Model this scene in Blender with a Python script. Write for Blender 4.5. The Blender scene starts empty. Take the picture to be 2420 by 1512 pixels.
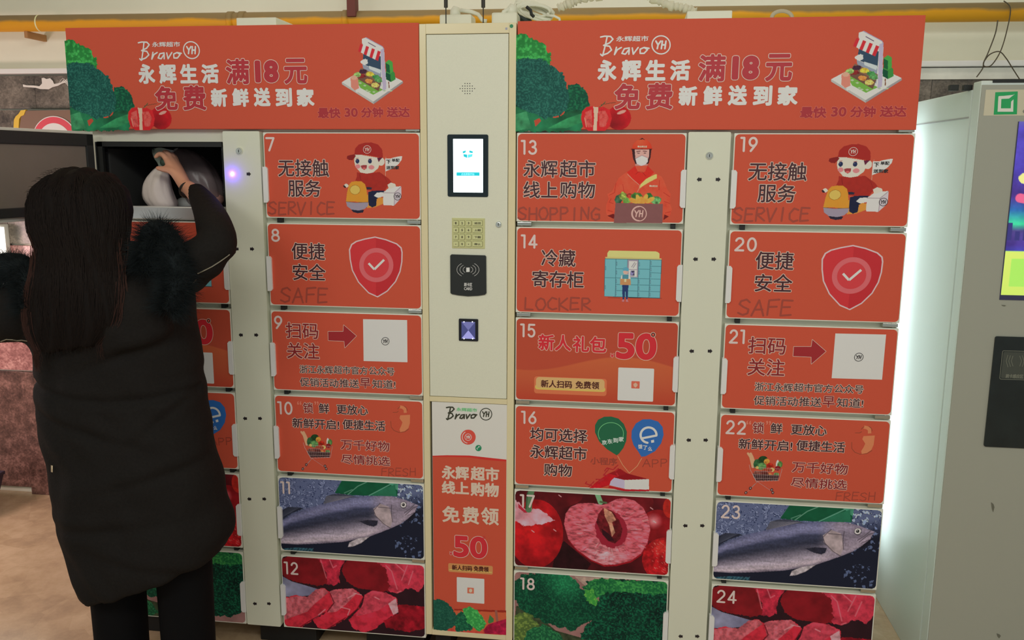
import bpy, bmesh, math, random
import numpy as np
from mathutils import Vector, Matrix, Euler
random.seed(4); np.random.seed(4)
SC = bpy.context.scene; COL = SC.collection
PI = math.pi
# ------------------------------------------------------------------ camera
FOC = 2061.6
cam_loc = Vector((.3294, -2.566, 1.615)); cam_rot = Euler((1.3945, -.0064, .1330), 'XYZ')
cd = bpy.data.cameras.new('camera'); cd.sensor_width = 36; cd.sensor_fit = 'HORIZONTAL'; cd.lens = FOC / 2420 * 36
cd.clip_start = .05; cd.clip_end = 60
cam = bpy.data.objects.new('camera', cd); COL.objects.link(cam); cam.location = cam_loc; cam.rotation_euler = cam_rot
SC.camera = cam
SC.view_settings.view_transform = 'Standard'; SC.view_settings.look = 'None'
SC.view_settings.gamma = 1; SC.view_settings.exposure = 0; SC.view_settings.use_curve_mapping = False
# ------------------------------------------------------------------ world and lights
w = bpy.data.worlds.new('world'); SC.world = w; w.use_nodes = True
w.node_tree.nodes['Background'].inputs[0].default_value = (.90, .97, .96, 1)
w.node_tree.nodes['Background'].inputs[1].default_value = .38
def area(name, loc, rot, sx, sy, power, col):
    l = bpy.data.lights.new(name, 'AREA'); l.shape = 'RECTANGLE'; l.size = sx; l.size_y = sy; l.energy = power; l.color = col
    o = bpy.data.objects.new(name, l); COL.objects.link(o); o.location = loc; o.rotation_euler = rot; return o
area('ceiling_tube_and_fill', (.45, -2.9, 2.9), (math.radians(48), 0, 0), 1.9, .25, 19.5, (.98, 1, .94))
area('ceiling_tube_and_fill', (1.7, -3.6, 2.85), (math.radians(56), 0, math.radians(12)), 1.6, .3, 9, (.97, 1, .94))
area('ceiling_tube_and_fill', (-1.5, -3.5, 2.75), (math.radians(56), 0, math.radians(-8)), 1.4, .3, 13, (1, .99, .94))  # added fill from the left front, not a known ceiling tube
side = area('left_wall_fill', (-3.1, .0, 1.15), (0, 0, 0), .5, .5, 13, (1, .72, .68)); side.rotation_euler = Vector((.75, 1.2, -.45)).to_track_quat('-Z', 'Y').to_euler()  # added pinkish fill for the left wall and floor, no hall lamp known
area('upper_wall_light', (.0, .45, 2.85), (math.radians(50), 0, 0), 3.6, .2, 5.2, (1, .93, .87))

# ------------------------------------------------------------------ helpers
R3 = cam_rot.to_matrix()
def ray(px, py): return R3 @ Vector(((px - 1210) / FOC, (756 - py) / FOC, -1))
def at(px, py, Y=0.):                     # the point of the plane y = Y that a measured pixel shows
    d = ray(px, py); return cam_loc + d * ((Y - cam_loc.y) / d.y)
def s2l(c): c /= 255.; return c / 12.92 if c <= .04045 else ((c + .055) / 1.055) ** 2.4
KA = 1.5
def A(r, g, b, k=KA): return tuple(min(.92, s2l(v) * k) for v in (r, g, b))
MC = {}
def M(rgb, rough=.5, metal=0., emit=0, spec=.5, k=KA, noise=0, bump=0, scale=40, name=None, alpha=1, trans=0):
    key = (rgb, rough, metal, emit, spec, k, noise, bump, scale, alpha, trans)
    if key in MC: return MC[key]
    m = bpy.data.materials.new(name or 'mat'); m.use_nodes = True; n = m.node_tree; p = n.nodes['Principled BSDF']
    c = A(*rgb, k=k) + (1,)
    p.inputs['Base Color'].default_value = c; p.inputs['Roughness'].default_value = rough; p.inputs['Metallic'].default_value = metal
    p.inputs['Specular IOR Level'].default_value = spec; p.inputs['Alpha'].default_value = alpha
    if trans: p.inputs['Transmission Weight'].default_value = trans
    if emit: p.inputs['Emission Color'].default_value = c; p.inputs['Emission Strength'].default_value = emit
    if noise or bump:
        tc = n.nodes.new('ShaderNodeTexCoord'); nz = n.nodes.new('ShaderNodeTexNoise'); nz.inputs['Scale'].default_value = scale; nz.inputs['Detail'].default_value = 5
        n.links.new(tc.outputs['Object'], nz.inputs['Vector'])
        if noise:
            mp = n.nodes.new('ShaderNodeMapRange'); mp.inputs[1].default_value = .3; mp.inputs[2].default_value = .7; mp.inputs[3].default_value = 1 - noise; mp.inputs[4].default_value = 1 + noise
            n.links.new(nz.outputs['Fac'], mp.inputs[0])
            mx = n.nodes.new('ShaderNodeVectorMath'); mx.operation = 'SCALE'; mx.inputs[0].default_value = c[:3]; n.links.new(mp.outputs[0], mx.inputs['Scale']); n.links.new(mx.outputs[0], p.inputs['Base Color'])
        if bump:
            b = n.nodes.new('ShaderNodeBump'); b.inputs['Strength'].default_value = bump; b.inputs['Distance'].default_value = .002; n.links.new(nz.outputs['Fac'], b.inputs['Height']); n.links.new(b.outputs[0], p.inputs['Normal'])
    MC[key] = m; return m
def M_col(rough=.55):
    m = bpy.data.materials.new('printed_picture'); m.use_nodes = True; n = m.node_tree; p = n.nodes['Principled BSDF']
    a = n.nodes.new('ShaderNodeAttribute'); a.attribute_name = 'print'; n.links.new(a.outputs['Color'], p.inputs['Base Color']); p.inputs['Roughness'].default_value = rough; p.inputs['Specular IOR Level'].default_value = .18; return m
PRINT = M_col()
def M_stone(cols, scale, rough=.35, fine=150.):
    m = bpy.data.materials.new('granite'); m.use_nodes = True; n = m.node_tree; p = n.nodes['Principled BSDF']; L = n.links.new
    g = n.nodes.new('ShaderNodeNewGeometry'); a = n.nodes.new('ShaderNodeTexNoise'); a.inputs['Scale'].default_value = scale; a.inputs['Detail'].default_value = 8; a.inputs['Roughness'].default_value = .7
    v = n.nodes.new('ShaderNodeTexVoronoi'); v.inputs['Scale'].default_value = fine
    L(g.outputs['Position'], a.inputs['Vector']); L(g.outputs['Position'], v.inputs['Vector'])
    r = n.nodes.new('ShaderNodeValToRGB'); r.color_ramp.elements[0].position = .32; r.color_ramp.elements[1].position = .7
    r.color_ramp.elements[0].color = A(*cols[0]) + (1,); r.color_ramp.elements[1].color = A(*cols[-1]) + (1,)
    if len(cols) == 3: e = r.color_ramp.elements.new(.5); e.color = A(*cols[1]) + (1,)
    sp = n.nodes.new('ShaderNodeSeparateColor'); L(v.outputs['Color'], sp.inputs[0])
    ma = n.nodes.new('ShaderNodeMath'); ma.operation = 'MULTIPLY_ADD'; ma.inputs[1].default_value = .13; L(sp.outputs[0], ma.inputs[0]); L(a.outputs['Fac'], ma.inputs[2])
    mb = n.nodes.new('ShaderNodeMath'); mb.operation = 'SUBTRACT'; mb.inputs[1].default_value = .065; L(ma.outputs[0], mb.inputs[0])
    L(mb.outputs[0], r.inputs[0]); L(r.outputs[0], p.inputs['Base Color']); p.inputs['Roughness'].default_value = rough; return m

def arc_(cx, cy, rx, ry, a0, a1, n=20): return [(cx + rx * math.cos(math.radians(a0 + (a1 - a0) * k / n)), cy + ry * math.sin(math.radians(a0 + (a1 - a0) * k / n))) for k in range(n + 1)]
class MB:
    def __init__(s): s.v = []; s.f = []; s.mi = []; s.m = 0; s.n = 0
    def add(s, vs, fs):
        o = len(s.v); s.v += [tuple(v) for v in vs]; s.f += [tuple(i + o for i in f) for f in fs]; s.mi += [s.m] * len(fs); return s
    def box(s, x0, x1, y0, y1, z0, z1, b=0):
        if b:
            bm = bmesh.new(); bmesh.ops.create_cube(bm, size=1)
            for v in bm.verts: v.co = Vector(((x0 + x1) / 2 + v.co.x * (x1 - x0), (y0 + y1) / 2 + v.co.y * (y1 - y0), (z0 + z1) / 2 + v.co.z * (z1 - z0)))
            bmesh.ops.bevel(bm, geom=bm.edges[:], offset=b, segments=2, affect='EDGES', profile=.6)
            s.bm(bm); return s
        return s.add([(x, y, z) for x in (x0, x1) for y in (y0, y1) for z in (z0, z1)], [(0, 1, 3, 2), (4, 6, 7, 5), (0, 4, 5, 1), (2, 3, 7, 6), (0, 2, 6, 4), (1, 5, 7, 3)])
    def bm(s, bm, mtx=None):
        bm.verts.ensure_lookup_table()
        s.add([(mtx @ v.co) if mtx else v.co.copy() for v in bm.verts], [tuple(x.index for x in f.verts) for f in bm.faces]); bm.free(); return s
    def prism(s, pts, y0, y1):            # outline in x,z extruded along y
        n = len(pts)
        return s.add([(x, y0, z) for x, z in pts] + [(x, y1, z) for x, z in pts], [tuple(range(n))] + [tuple(range(2 * n - 1, n - 1, -1))] + [(i, i + n, (i + 1) % n + n, (i + 1) % n) for i in range(n)])
    def leaf(s, pts, y):                  # overlapping strokes each take their own hair-thin layer
        s.n += 1; yy = y - ((s.n * .6180339) % 1) * .00011; return s.add([(x, yy, z) for x, z in pts], [tuple(range(len(pts)))])
    def flat(s, pts, y): return s.add([(x, y, z) for x, z in pts], [tuple(range(len(pts)))])
    def stroke(s, pts, r, y, closed=False, n=10):
        P = list(pts); E = list(zip(P[:-1], P[1:])) + ([(P[-1], P[0])] if closed else [])
        for a, b in E:
            dx, dz = b[0] - a[0], b[1] - a[1]; l = math.hypot(dx, dz)
            if l < 1e-7: continue
            nx, nz = -dz / l * r, dx / l * r
            s.leaf([(a[0] + nx, a[1] + nz), (b[0] + nx, b[1] + nz), (b[0] - nx, b[1] - nz), (a[0] - nx, a[1] - nz)], y)
        for a in P: s.leaf([(a[0] + r * math.cos(2 * PI * k / n), a[1] + r * math.sin(2 * PI * k / n)) for k in range(n)], y)
        return s
    def tube(s, path, r, n=8, cap=True):
        P = [Vector(p) for p in path]; rr = r if isinstance(r, (list, tuple)) else [r] * len(P); vs = []; fs = []; up = Vector((0, 0, 1))
        t0 = (P[1] - P[0]).normalized(); nn = t0.orthogonal().normalized()
        for i, p in enumerate(P):
            t = ((P[min(i + 1, len(P) - 1)] - P[max(i - 1, 0)])).normalized()
            nn = (nn - t * nn.dot(t)).normalized(); bb = t.cross(nn)
            vs += [p + (nn * math.cos(2 * PI * k / n) + bb * math.sin(2 * PI * k / n)) * rr[i] for k in range(n)]
        for i in range(len(P) - 1):
            fs += [(i * n + k, i * n + (k + 1) % n, (i + 1) * n + (k + 1) % n, (i + 1) * n + k) for k in range(n)]
        if cap: fs += [tuple(range(n - 1, -1, -1)), tuple(range((len(P) - 1) * n, len(P) * n))]
        return s.add(vs, fs)
    def ball(s, c, r, seg=20):
        bm = bmesh.new(); bmesh.ops.create_uvsphere(bm, u_segments=seg, v_segments=seg // 2 + 2, radius=1)
        R = r if isinstance(r, (tuple, list)) else (r, r, r)
        for v in bm.verts: v.co = Vector((c[0] + v.co.x * R[0], c[1] + v.co.y * R[1], c[2] + v.co.z * R[2]))
        return s.bm(bm)
    def mesh(s, name, mats, off=(0, 0, 0), smooth=False):
        me = bpy.data.meshes.new(name); me.from_pydata([(x - off[0], y - off[1], z - off[2]) for x, y, z in s.v], [], s.f)
        for m in (mats if isinstance(mats, (list, tuple)) else [mats]): me.materials.append(m)
        if any(s.mi): me.polygons.foreach_set('material_index', s.mi)
        if smooth: me.polygons.foreach_set('use_smooth', [True] * len(me.polygons)); 
        me.update(); return me
def link(name, me, parent=None, loc=(0, 0, 0), rz=0, label=None):
    o = bpy.data.objects.new(name, me); COL.objects.link(o); o.location = loc; o.rotation_euler = (0, 0, rz)
    if parent: o.parent = parent
    if label: o['label'] = label
    return o
def tag(o, label, cat, group=None):
    o['label'] = label; o['category'] = cat
    if group: o['group'] = group
    return o
def thing(name, label, cat, loc=(0, 0, 0), rz=0, group=None): return tag(link(name, None, None, loc, rz), label, cat, group)
def struct(name, mb, m, smooth=False):
    o = link(name, mb.mesh(name, m, smooth=smooth)); o['kind'] = 'structure'; return o
def rrect(x0, x1, z0, z1, r, n=6):
    r = min(r, .48 * abs(x1 - x0), .48 * abs(z1 - z0))
    out = []
    for cx, cz, a in ((x1 - r, z1 - r, 0), (x0 + r, z1 - r, 90), (x0 + r, z0 + r, 180), (x1 - r, z0 + r, 270)):
        out += [(cx + r * math.cos(math.radians(a + 90 * k / n)), cz + r * math.sin(math.radians(a + 90 * k / n))) for k in range(n + 1)]
    return out
def remesh(mb, vox, smooth=6, fac=.6):
    me = mb.mesh('tmp', []); o = bpy.data.objects.new('tmp', me); COL.objects.link(o)
    m = o.modifiers.new('r', 'REMESH'); m.mode = 'VOXEL'; m.voxel_size = vox
    if smooth: q = o.modifiers.new('s', 'SMOOTH'); q.iterations = smooth; q.factor = fac
    dg = bpy.context.evaluated_depsgraph_get(); out = bpy.data.meshes.new_from_object(o.evaluated_get(dg)); bpy.data.objects.remove(o); bpy.data.meshes.remove(me)
    out.polygons.foreach_set('use_smooth', [True] * len(out.polygons)); return out
def co_get(me): a = np.empty(len(me.vertices) * 3, np.float32); me.vertices.foreach_get('co', a); return a.reshape(-1, 3)
def co_set(me, a): me.vertices.foreach_set('co', a.astype(np.float32).ravel()); me.update()

# measured crops of the photograph: a crop turns its own coordinates into a frame pixel, then into the panel plane
class Crop:
    def __init__(s, x, y, k, ox=0., oz=0., Y=0.): s.x, s.y, s.k, s.ox, s.oz, s.Y = x, y, k, ox, oz, Y
    def __call__(s, cx, cy): p = at(s.x + cx / s.k, s.y + cy / s.k, s.Y); return (p.x - s.ox, p.z - s.oz)
    def L(s, pts): return [s(*p) for p in pts]

# ------------------------------------------------------------------ lettering
_tc = {}
def glyphs(body, res=3):
    if (body, res) in _tc: return _tc[(body, res)]
    c = bpy.data.curves.new('t', 'FONT'); c.body = body; c.size = 1; c.resolution_u = res
    o = bpy.data.objects.new('t', c); COL.objects.link(o); dg = bpy.context.evaluated_depsgraph_get()
    me = bpy.data.meshes.new_from_object(o.evaluated_get(dg)); bpy.data.objects.remove(o)
    v = co_get(me)[:, :2]; f = [tuple(p.vertices) for p in me.polygons]; cnt = {}
    for q in f:
        for a, b in zip(q, q[1:] + q[:1]): k = (min(a, b), max(a, b)); cnt[k] = cnt.get(k, 0) + 1
    e = [k for k, n in cnt.items() if n == 1]; bpy.data.meshes.remove(me)
    lo = v.min(0); hi = v.max(0); v = (v - lo) / (hi - lo)
    _tc[(body, res)] = (v, f, e); return _tc[(body, res)]
def letters(mb, body, cr, box, bold=0, out=0, y=-.0006, mats=(0, 1), res=3, nn=7):
    """fills box (crop coordinates measured at its left end) with the words; bold / out are stroke radii in metres"""
    x0, y0, x1, y1 = box; tl = cr(x0, y0); bl = cr(x0, y1); tr = cr(x1, y0)
    ux = (tr[0] - tl[0] - 2 * bold, 0.); uz = tl[1] - bl[1] - 2 * bold
    v, f, e = glyphs(body, res); P = [(bl[0] + bold + a * ux[0], bl[1] + bold + b * uz) for a, b in v]
    def thick(r, yy):
        for a, b in e:
            (ax, az), (bx, bz) = P[a], P[b]; dx, dz = bx - ax, bz - az; l = math.hypot(dx, dz) or 1e-9; nx, nz = -dz / l * r, dx / l * r
            mb.leaf([(ax + nx, az + nz), (bx + nx, bz + nz), (bx - nx, bz - nz), (ax - nx, az - nz)], yy)
        for a in set(i for q in e for i in q): mb.leaf([(P[a][0] + r * math.cos(2 * PI * k / nn), P[a][1] + r * math.sin(2 * PI * k / nn)) for k in range(nn)], yy)
    if out: mb.m = mats[0]; thick(bold + out, y); mb.add([(x, y + .00003, z) for x, z in P], f)
    mb.m = mats[1]
    if bold: thick(bold, y - .00015)
    mb.add([(x, y - .00029, z) for x, z in P], f)
    return mb
DIG = {'0': [arc_(.5, .5, .42, .46, 0, 360, 24)], '1': [[(.25, .96), (.62, .96), (.62, .04)]], '2': [arc_(.5, .70, .38, .26, 165, -38, 14) + [(.08, .05), (.92, .05)]],
       '3': [arc_(.46, .74, .34, .22, 150, -90, 14) + arc_(.46, .28, .42, .24, 90, -160, 16)], '4': [[(.94, .28), (.06, .28), (.68, .96), (.68, .04)]], '5': [[(.86, .96), (.2, .96), (.14, .56)] + arc_(.48, .34, .40, .30, 125, -150, 16)],
       '6': [[(.72, .96), (.2, .5)] + arc_(.5, .32, .40, .28, 150, -210, 22)], '7': [[(.06, .95), (.92, .95), (.36, .04)]], '8': [arc_(.5, .74, .34, .22, 0, 360, 18), arc_(.5, .28, .42, .24, 0, 360, 20)],
       '9': [[(.28, .04), (.82, .5)] + arc_(.5, .68, .40, .28, -30, 330, 22)]}
def digits(mb, word, cr, box, r, y):
    x0, y0, x1, y1 = box; ws = [(.62 if ch == '1' else 1.) for ch in word]; tot = sum(ws) + .16 * (len(word) - 1); x = x0; sc = (x1 - x0) / tot; tl, bl = cr(x0, y0), cr(x0, y1)
    for ch, w_ in zip(word, ws):
        for st in DIG[ch]:
            P = []
            for a, b in st: a = (a - .2) / .62 if ch == '1' else a; g0, g1 = cr(x, y0)[0] + r * .6, cr(x + w_ * sc, y0)[0] - r * .6; P.append((g0 + a * (g1 - g0), bl[1] + r + b * (tl[1] - bl[1] - 2 * r)))
            mb.stroke(P, r, y, n=12)
        x += (w_ + .16) * sc
    return mb
STK = {'S': [[(.85, .82), (.6, 1), (.2, .9), (.1, .7), (.4, .52), (.8, .36), (.75, .1), (.4, 0), (.05, .14)]], 'E': [[(.15, 1), (.1, 0), (.85, .05)], [(.12, .55), (.75, .56)], [(.15, 1), (.9, .97)]],
       'R': [[(.12, 0), (.15, 1), (.7, .98), (.85, .75), (.6, .55), (.15, .5), (.9, .02)]], 'V': [[(.05, 1), (.4, 0), (.9, 1)]], 'I': [[(.5, 1), (.45, 0)]], 'C': [[(.9, .88), (.5, 1), (.12, .6), (.15, .2), (.5, 0), (.9, .1)]],
       'A': [[(.02, 0), (.5, 1), (.9, 0)], [(.2, .38), (.8, .4)]], 'F': [[(.15, 0), (.2, .95), (.95, 1)], [(.18, .52), (.8, .54)]], 'H': [[(.15, 1), (.1, 0)], [(.85, 1), (.85, 0)], [(.12, .5), (.85, .52)]],
       'O': [[(.5, 1), (.15, .8), (.05, .4), (.3, .03), (.7, .05), (.95, .45), (.8, .88), (.5, 1)]], 'P': [[(.15, 0), (.15, 1), (.75, .97), (.85, .7), (.6, .5), (.15, .46)]], 'N': [[(.1, 0), (.15, 1), (.8, .05), (.88, 1)]],
       'G': [[(.9, .85), (.5, 1), (.1, .6), (.15, .15), (.5, 0), (.88, .12), (.88, .48), (.5, .46)]], 'L': [[(.15, 1), (.1, .04), (.8, .0)]], 'K': [[(.12, 1), (.12, 0)], [(.85, 1), (.14, .45), (.9, 0)]]}
def scrawl(mb, word, cr, box, r=.0027, y=-.0005):
    x0, y0, x1, y1 = box; n = len(word); w_ = (x1 - x0) / n
    for i, ch in enumerate(word):
        for st in STK[ch]: mb.stroke([cr(x0 + (i + .0 + .97 * a) * w_, y1 + (y0 - y1) * b + (i % 2) * 5) for a, b in st], r, y, n=6)
    return mb
def arc(cx, cy, rx, ry, a0, a1, n=20): return [(cx + rx * math.cos(math.radians(a0 + (a1 - a0) * k / n)), cy + ry * math.sin(math.radians(a0 + (a1 - a0) * k / n))) for k in range(n + 1)]
def bravo(mb, cr, x0, y0, x1, y1, r, y=-.0006):
    S = [[(.02, .06), (.10, .02), (.22, .03), (.27, .16), (.2, .34), (.08, .46), (.2, .5), (.24, .68), (.16, .84), (.04, .94), (.02, .88)], [(.15, .06), (.12, .4), (.06, .96)],
         [(.34, .55), (.3, .9), (.36, .66), (.44, .56)], [(.6, .58), (.5, .62), (.45, .84), (.52, .88), (.6, .64), (.59, .88)], [(.66, .58), (.68, .88), (.78, .56)], [(.9, .56), (.82, .64), (.82, .84), (.9, .84), (.97, .66), (.9, .56), (1.0, .6)]]
    for st in S: mb.stroke([cr(x0 + (x1 - x0) * a, y0 + (y1 - y0) * b) for a, b in st], r, y, n=8)
def yh(mb, cr, cx, cy, R, r, y=-.0006, mi=0):
    mb.m = mi; mb.stroke([cr(*p) for p in arc(cx, cy, R, R, 0, 345, 28)], r * .75, y, closed=True, n=6)
    h = R * .42; w_ = R * .3
    for st in ([(-1.9, -1), (-1.1, 0), (-.1, -1)], [(-1.1, 0), (-1.4, 1)], [(.5, -1), (.1, 1)], [(1.8, -1), (1.4, 1)], [(.3, 0), (1.6, 0)]):
        mb.stroke([cr(cx + a * w_, cy + b * h) for a, b in st], r, y, n=6)

# ------------------------------------------------------------------ printed pictures: colours laid on a fine grid of the print itself
def fbm(H, W, cell, oct=4, seed=0, an=1.):
    rs = np.random.RandomState(seed); out = np.zeros((H, W)); amp = 1; tot = 0
    for o in range(oct):
        c = max(1.5, cell / 2 ** o); gh, gw = int(H / c) + 3, int(W / c / an) + 3; g = rs.rand(gh, gw)
        yy = np.arange(H) / c; xx = np.arange(W) / (c * an); yi = yy.astype(int); xi = xx.astype(int); fy = (yy - yi)[:, None]; fx = (xx - xi)[None]
        fy = fy * fy * (3 - 2 * fy); fx = fx * fx * (3 - 2 * fx)
        v = g[yi][:, xi] * (1 - fy) * (1 - fx) + g[yi + 1][:, xi] * fy * (1 - fx) + g[yi][:, xi + 1] * (1 - fy) * fx + g[yi + 1][:, xi + 1] * fy * fx
        out += v * amp; tot += amp; amp *= .55
    return out / tot
class Ras:
    def __init__(s, cr, box, cell=.0013, bg=None):
        s.cr = cr; a = cr(box[0], box[1]); b = cr(box[2], box[3]); c = cr(box[0], box[3]); d = cr(box[2], box[1])
        s.x0 = min(a[0], c[0]); s.x1 = max(b[0], d[0]); s.z1 = max(a[1], d[1]); s.z0 = min(b[1], c[1]); s.c = cell
        s.W = int((s.x1 - s.x0) / cell) + 2; s.H = int((s.z1 - s.z0) / cell) + 2
        s.rgb = np.zeros((s.H, s.W, 3)); s.a = np.zeros((s.H, s.W))
        if bg is not None: s.rgb[:] = bg; s.a[:] = 1
        s.Y, s.X = np.mgrid[0:s.H, 0:s.W].astype(float)
    def T(s, cx, cy): x, z = s.cr(cx, cy); return ((x - s.x0) / s.c, (s.z1 - z) / s.c)
    def inside(s, pts):
        P = [s.T(*p) for p in pts]; m = np.zeros((s.H, s.W), bool)
        ys = [p[1] for p in P]; r0 = max(0, int(min(ys)) - 1); r1 = min(s.H, int(max(ys)) + 2)
        if r1 <= r0: return m
        X = s.X[r0:r1]; Y = s.Y[r0:r1]; mm = m[r0:r1]
        for (ax, ay), (bx, by) in zip(P, P[1:] + P[:1]):
            if ay == by: continue
            c = (Y >= min(ay, by)) & (Y < max(ay, by)) & (X < ax + (Y - ay) * (bx - ax) / (by - ay)); mm ^= c
        return m
    def put(s, m, col, op=1.):
        col = np.asarray(col, float); o = (m * op)[..., None]
        s.rgb = s.rgb * (1 - o) + (col if col.ndim == 3 else col[None, None]) * o; s.a = np.maximum(s.a, (m > .5) if m.dtype != bool else m)
    def poly(s, pts, col, tex=0, cell=10, seed=1, grad=None, rough=0, an=1.):
        m = s.inside(pts)
        if rough:
            n1 = (fbm(s.H, s.W, rough * 2.5, 3, seed + 50) - .5) * rough * 2.5; n2 = (fbm(s.H, s.W, rough * 2.5, 3, seed + 51) - .5) * rough * 2.5
            yi = np.clip(s.Y + n1, 0, s.H - 1).astype(int); xi = np.clip(s.X + n2, 0, s.W - 1).astype(int); m = m[yi, xi]
        c = np.ones((s.H, s.W, 3)) * np.array(col, float)
        if grad:                              # (crop point, radius, colour at the centre): a printed highlight of the picture
            gx, gy = s.T(*grad[0]); t = np.clip(1 - np.hypot(s.X - gx, s.Y - gy) / (grad[1] / s.cr.k * .00128 / s.c), 0, 1)[..., None]; c = c * (1 - t) + np.array(grad[2], float) * t
        if tex: c = c * (1 + tex * (fbm(s.H, s.W, cell, 4, seed, an) - .5)[..., None] * 2)
        s.put(m, c); return m
    def ell(s, cx, cy, rx, ry, col, rot=0, **k):
        ca, sa = math.cos(math.radians(rot)), math.sin(math.radians(rot))
        return s.poly([(cx + rx * math.cos(t) * ca - ry * math.sin(t) * sa, cy + rx * math.cos(t) * sa + ry * math.sin(t) * ca) for t in np.linspace(0, 2 * PI, 36)[:-1]], col, **k)
    def line(s, pts, wd, col, op=1.):
        r = wd / 2 / s.cr.k * .00128 / s.c; P = [s.T(*p) for p in pts]; m = np.zeros((s.H, s.W))
        for (ax, ay), (bx, by) in zip(P[:-1], P[1:]):
            x0 = int(max(0, min(ax, bx) - r - 2)); x1 = int(min(s.W, max(ax, bx) + r + 3)); y0 = int(max(0, min(ay, by) - r - 2)); y1 = int(min(s.H, max(ay, by) + r + 3))
            if x1 <= x0 or y1 <= y0: continue
            X = s.X[y0:y1, x0:x1]; Y = s.Y[y0:y1, x0:x1]; l2 = (bx - ax) ** 2 + (by - ay) ** 2 + 1e-9
            t = np.clip(((X - ax) * (bx - ax) + (Y - ay) * (by - ay)) / l2, 0, 1); d = np.hypot(X - ax - t * (bx - ax), Y - ay - t * (by - ay))
            m[y0:y1, x0:x1] = np.maximum(m[y0:y1, x0:x1], np.clip(r + .5 - d, 0, 1))
        s.rgb = s.rgb * (1 - m[..., None] * op) + np.array(col, float) * m[..., None] * op; s.a = np.maximum(s.a, m > .45)
    def mesh(s, name, y=-.0004, clip=None, mat=None):
        a = s.a > .5
        if clip is not None: a &= clip
        rgb = np.clip(s.rgb, 0, 255) / 255.; lin = np.where(rgb <= .04045, rgb / 12.92, ((rgb + .055) / 1.055) ** 2.4) * KA; lin = np.clip(lin, 0, .92)
        H, W = s.H, s.W; idx = np.arange(H * W).reshape(H, W); q = a[:-1, :-1] & a[1:, :-1] & a[1:, 1:] & a[:-1, 1:]
        F = np.stack([idx[:-1, :-1][q], idx[1:, :-1][q], idx[1:, 1:][q], idx[:-1, 1:][q]], 1)
        used = np.unique(F); rm = np.zeros(H * W, int); rm[used] = np.arange(len(used)); F = rm[F]
        V = np.stack([s.x0 + s.X.ravel()[used] * s.c, np.full(len(used), y), s.z1 - s.Y.ravel()[used] * s.c], 1)
        me = bpy.data.meshes.new(name); me.vertices.add(len(V)); me.vertices.foreach_set('co', V.astype(np.float32).ravel())
        me.loops.add(F.size); me.loops.foreach_set('vertex_index', F.astype(np.int32).ravel()); me.polygons.add(len(F)); me.polygons.foreach_set('loop_start', np.arange(0, F.size, 4, dtype=np.int32))
        me.update(calc_edges=True)
        ca = me.color_attributes.new('print', 'FLOAT_COLOR', 'POINT'); cc = np.ones((len(V), 4), np.float32); cc[:, :3] = lin.reshape(-1, 3)[used]; ca.data.foreach_set('color', cc.ravel())
        me.materials.append(mat or PRINT); return me

# =================================================================== the room
WY = 1.2
def zat(py, Y=WY, px=0): return at(px, py, Y).z
mw = M((222, 212, 190), .8, noise=.03, scale=3, name='painted_plaster')
struct('wall_back', MB().box(-5.5, 4.5, WY, WY + .2, 0, 3.0), mw)
struct('ceiling', MB().box(-5.5, 4.5, -4.5, WY + .2, 3.0, 3.1), M((215, 208, 190), .9))
fl = MB().box(-5.5, 4.5, -4.5, WY, -.1, 0)
fm = M_stone([(150, 128, 104), (172, 148, 120), (190, 168, 140)], 4, .22, 9.); fm.name = 'concrete_floor'
struct('floor', fl, fm)
zl = .5 * (zat(165, WY) + zat(178, WY))
struct('trim_1', MB().box(-5.5, 4.5, WY - .05, WY, zat(177), zat(165), .004), M((248, 232, 222), .5, k=1.6))
# stone cladding tiles of the back wall
wb = bpy.data.objects['wall_back']
st_grey = M_stone([(60, 54, 50), (92, 84, 76), (128, 118, 108)], 9, .3); st_glow_pink = M_stone([(95, 62, 60), (142, 96, 94), (190, 146, 140)], 10, .25, 130.)  # lower granite is tinted pink: a red glow put into its colour
st_brown = M_stone([(58, 40, 36), (92, 66, 60), (140, 104, 96)], 12, .35, 130.); st_white = M((205, 204, 196), .3, noise=.12, scale=9, name='marble')
rows = [(zat(257), zat(180), st_grey), (zat(525), zat(260), st_grey), (zat(870), zat(577), st_glow_pink), (.06, zat(873), st_brown)]
rows[1] = (zat(574), zat(260), st_grey)
for r, (z0, z1, m) in enumerate(rows):
    x = -5.1 + .35 * (r % 2)
    k = 0
    while x < 4.2:
        mm = m
        if r == 1 and x < -1.2: mm = st_grey
        zz0 = z0; zz1 = z1; d = .018 + .003 * ((k * 7 + r * 3) % 3)
        if r == 3: zz0 = .0 if x > -2.72 else .03; d = .03 if x > -2.72 else .015
        if r == 0 and x > 1: zz1 = z1 - .03
        t = MB().box(x + .0015, x + .5485, WY - d, WY, zz0, zz1 - .002, .0015); link('tile', t.mesh('tile', mm), wb); x += .55; k += 1
x = .9
while x < 4: link('tile', MB().box(x, x + .548, WY - .03, WY - .001, zat(178) - .045, zat(178) - .001, .001).mesh('tile', st_white), wb); x += .55
# plaster smear on the top row of tiles
cs = Crop(0, 100, 4.725, 0, 0, WY - .03)
sm = MB().flat(cs.L([(255, 470), (300, 480), (380, 482), (440, 490), (470, 460), (465, 400), (490, 395), (520, 410), (560, 400), (590, 430), (605, 465), (660, 455), (740, 420), (745, 430), (650, 485), (590, 500), (545, 525), (450, 522), (400, 508), (260, 498)]), WY - .0305)
for a in range(10): sm.stroke(cs.L([(640 + a * 8, 478 - a * 3), (700 + a * 7, 400 + (a * 37) % 50), (760, 440 + (a * 23) % 50)]), .0007, WY - .0308, n=5)
link('plaster_smear', sm.mesh('plaster_smear', M((225, 200, 195), .9)), wb)
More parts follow.
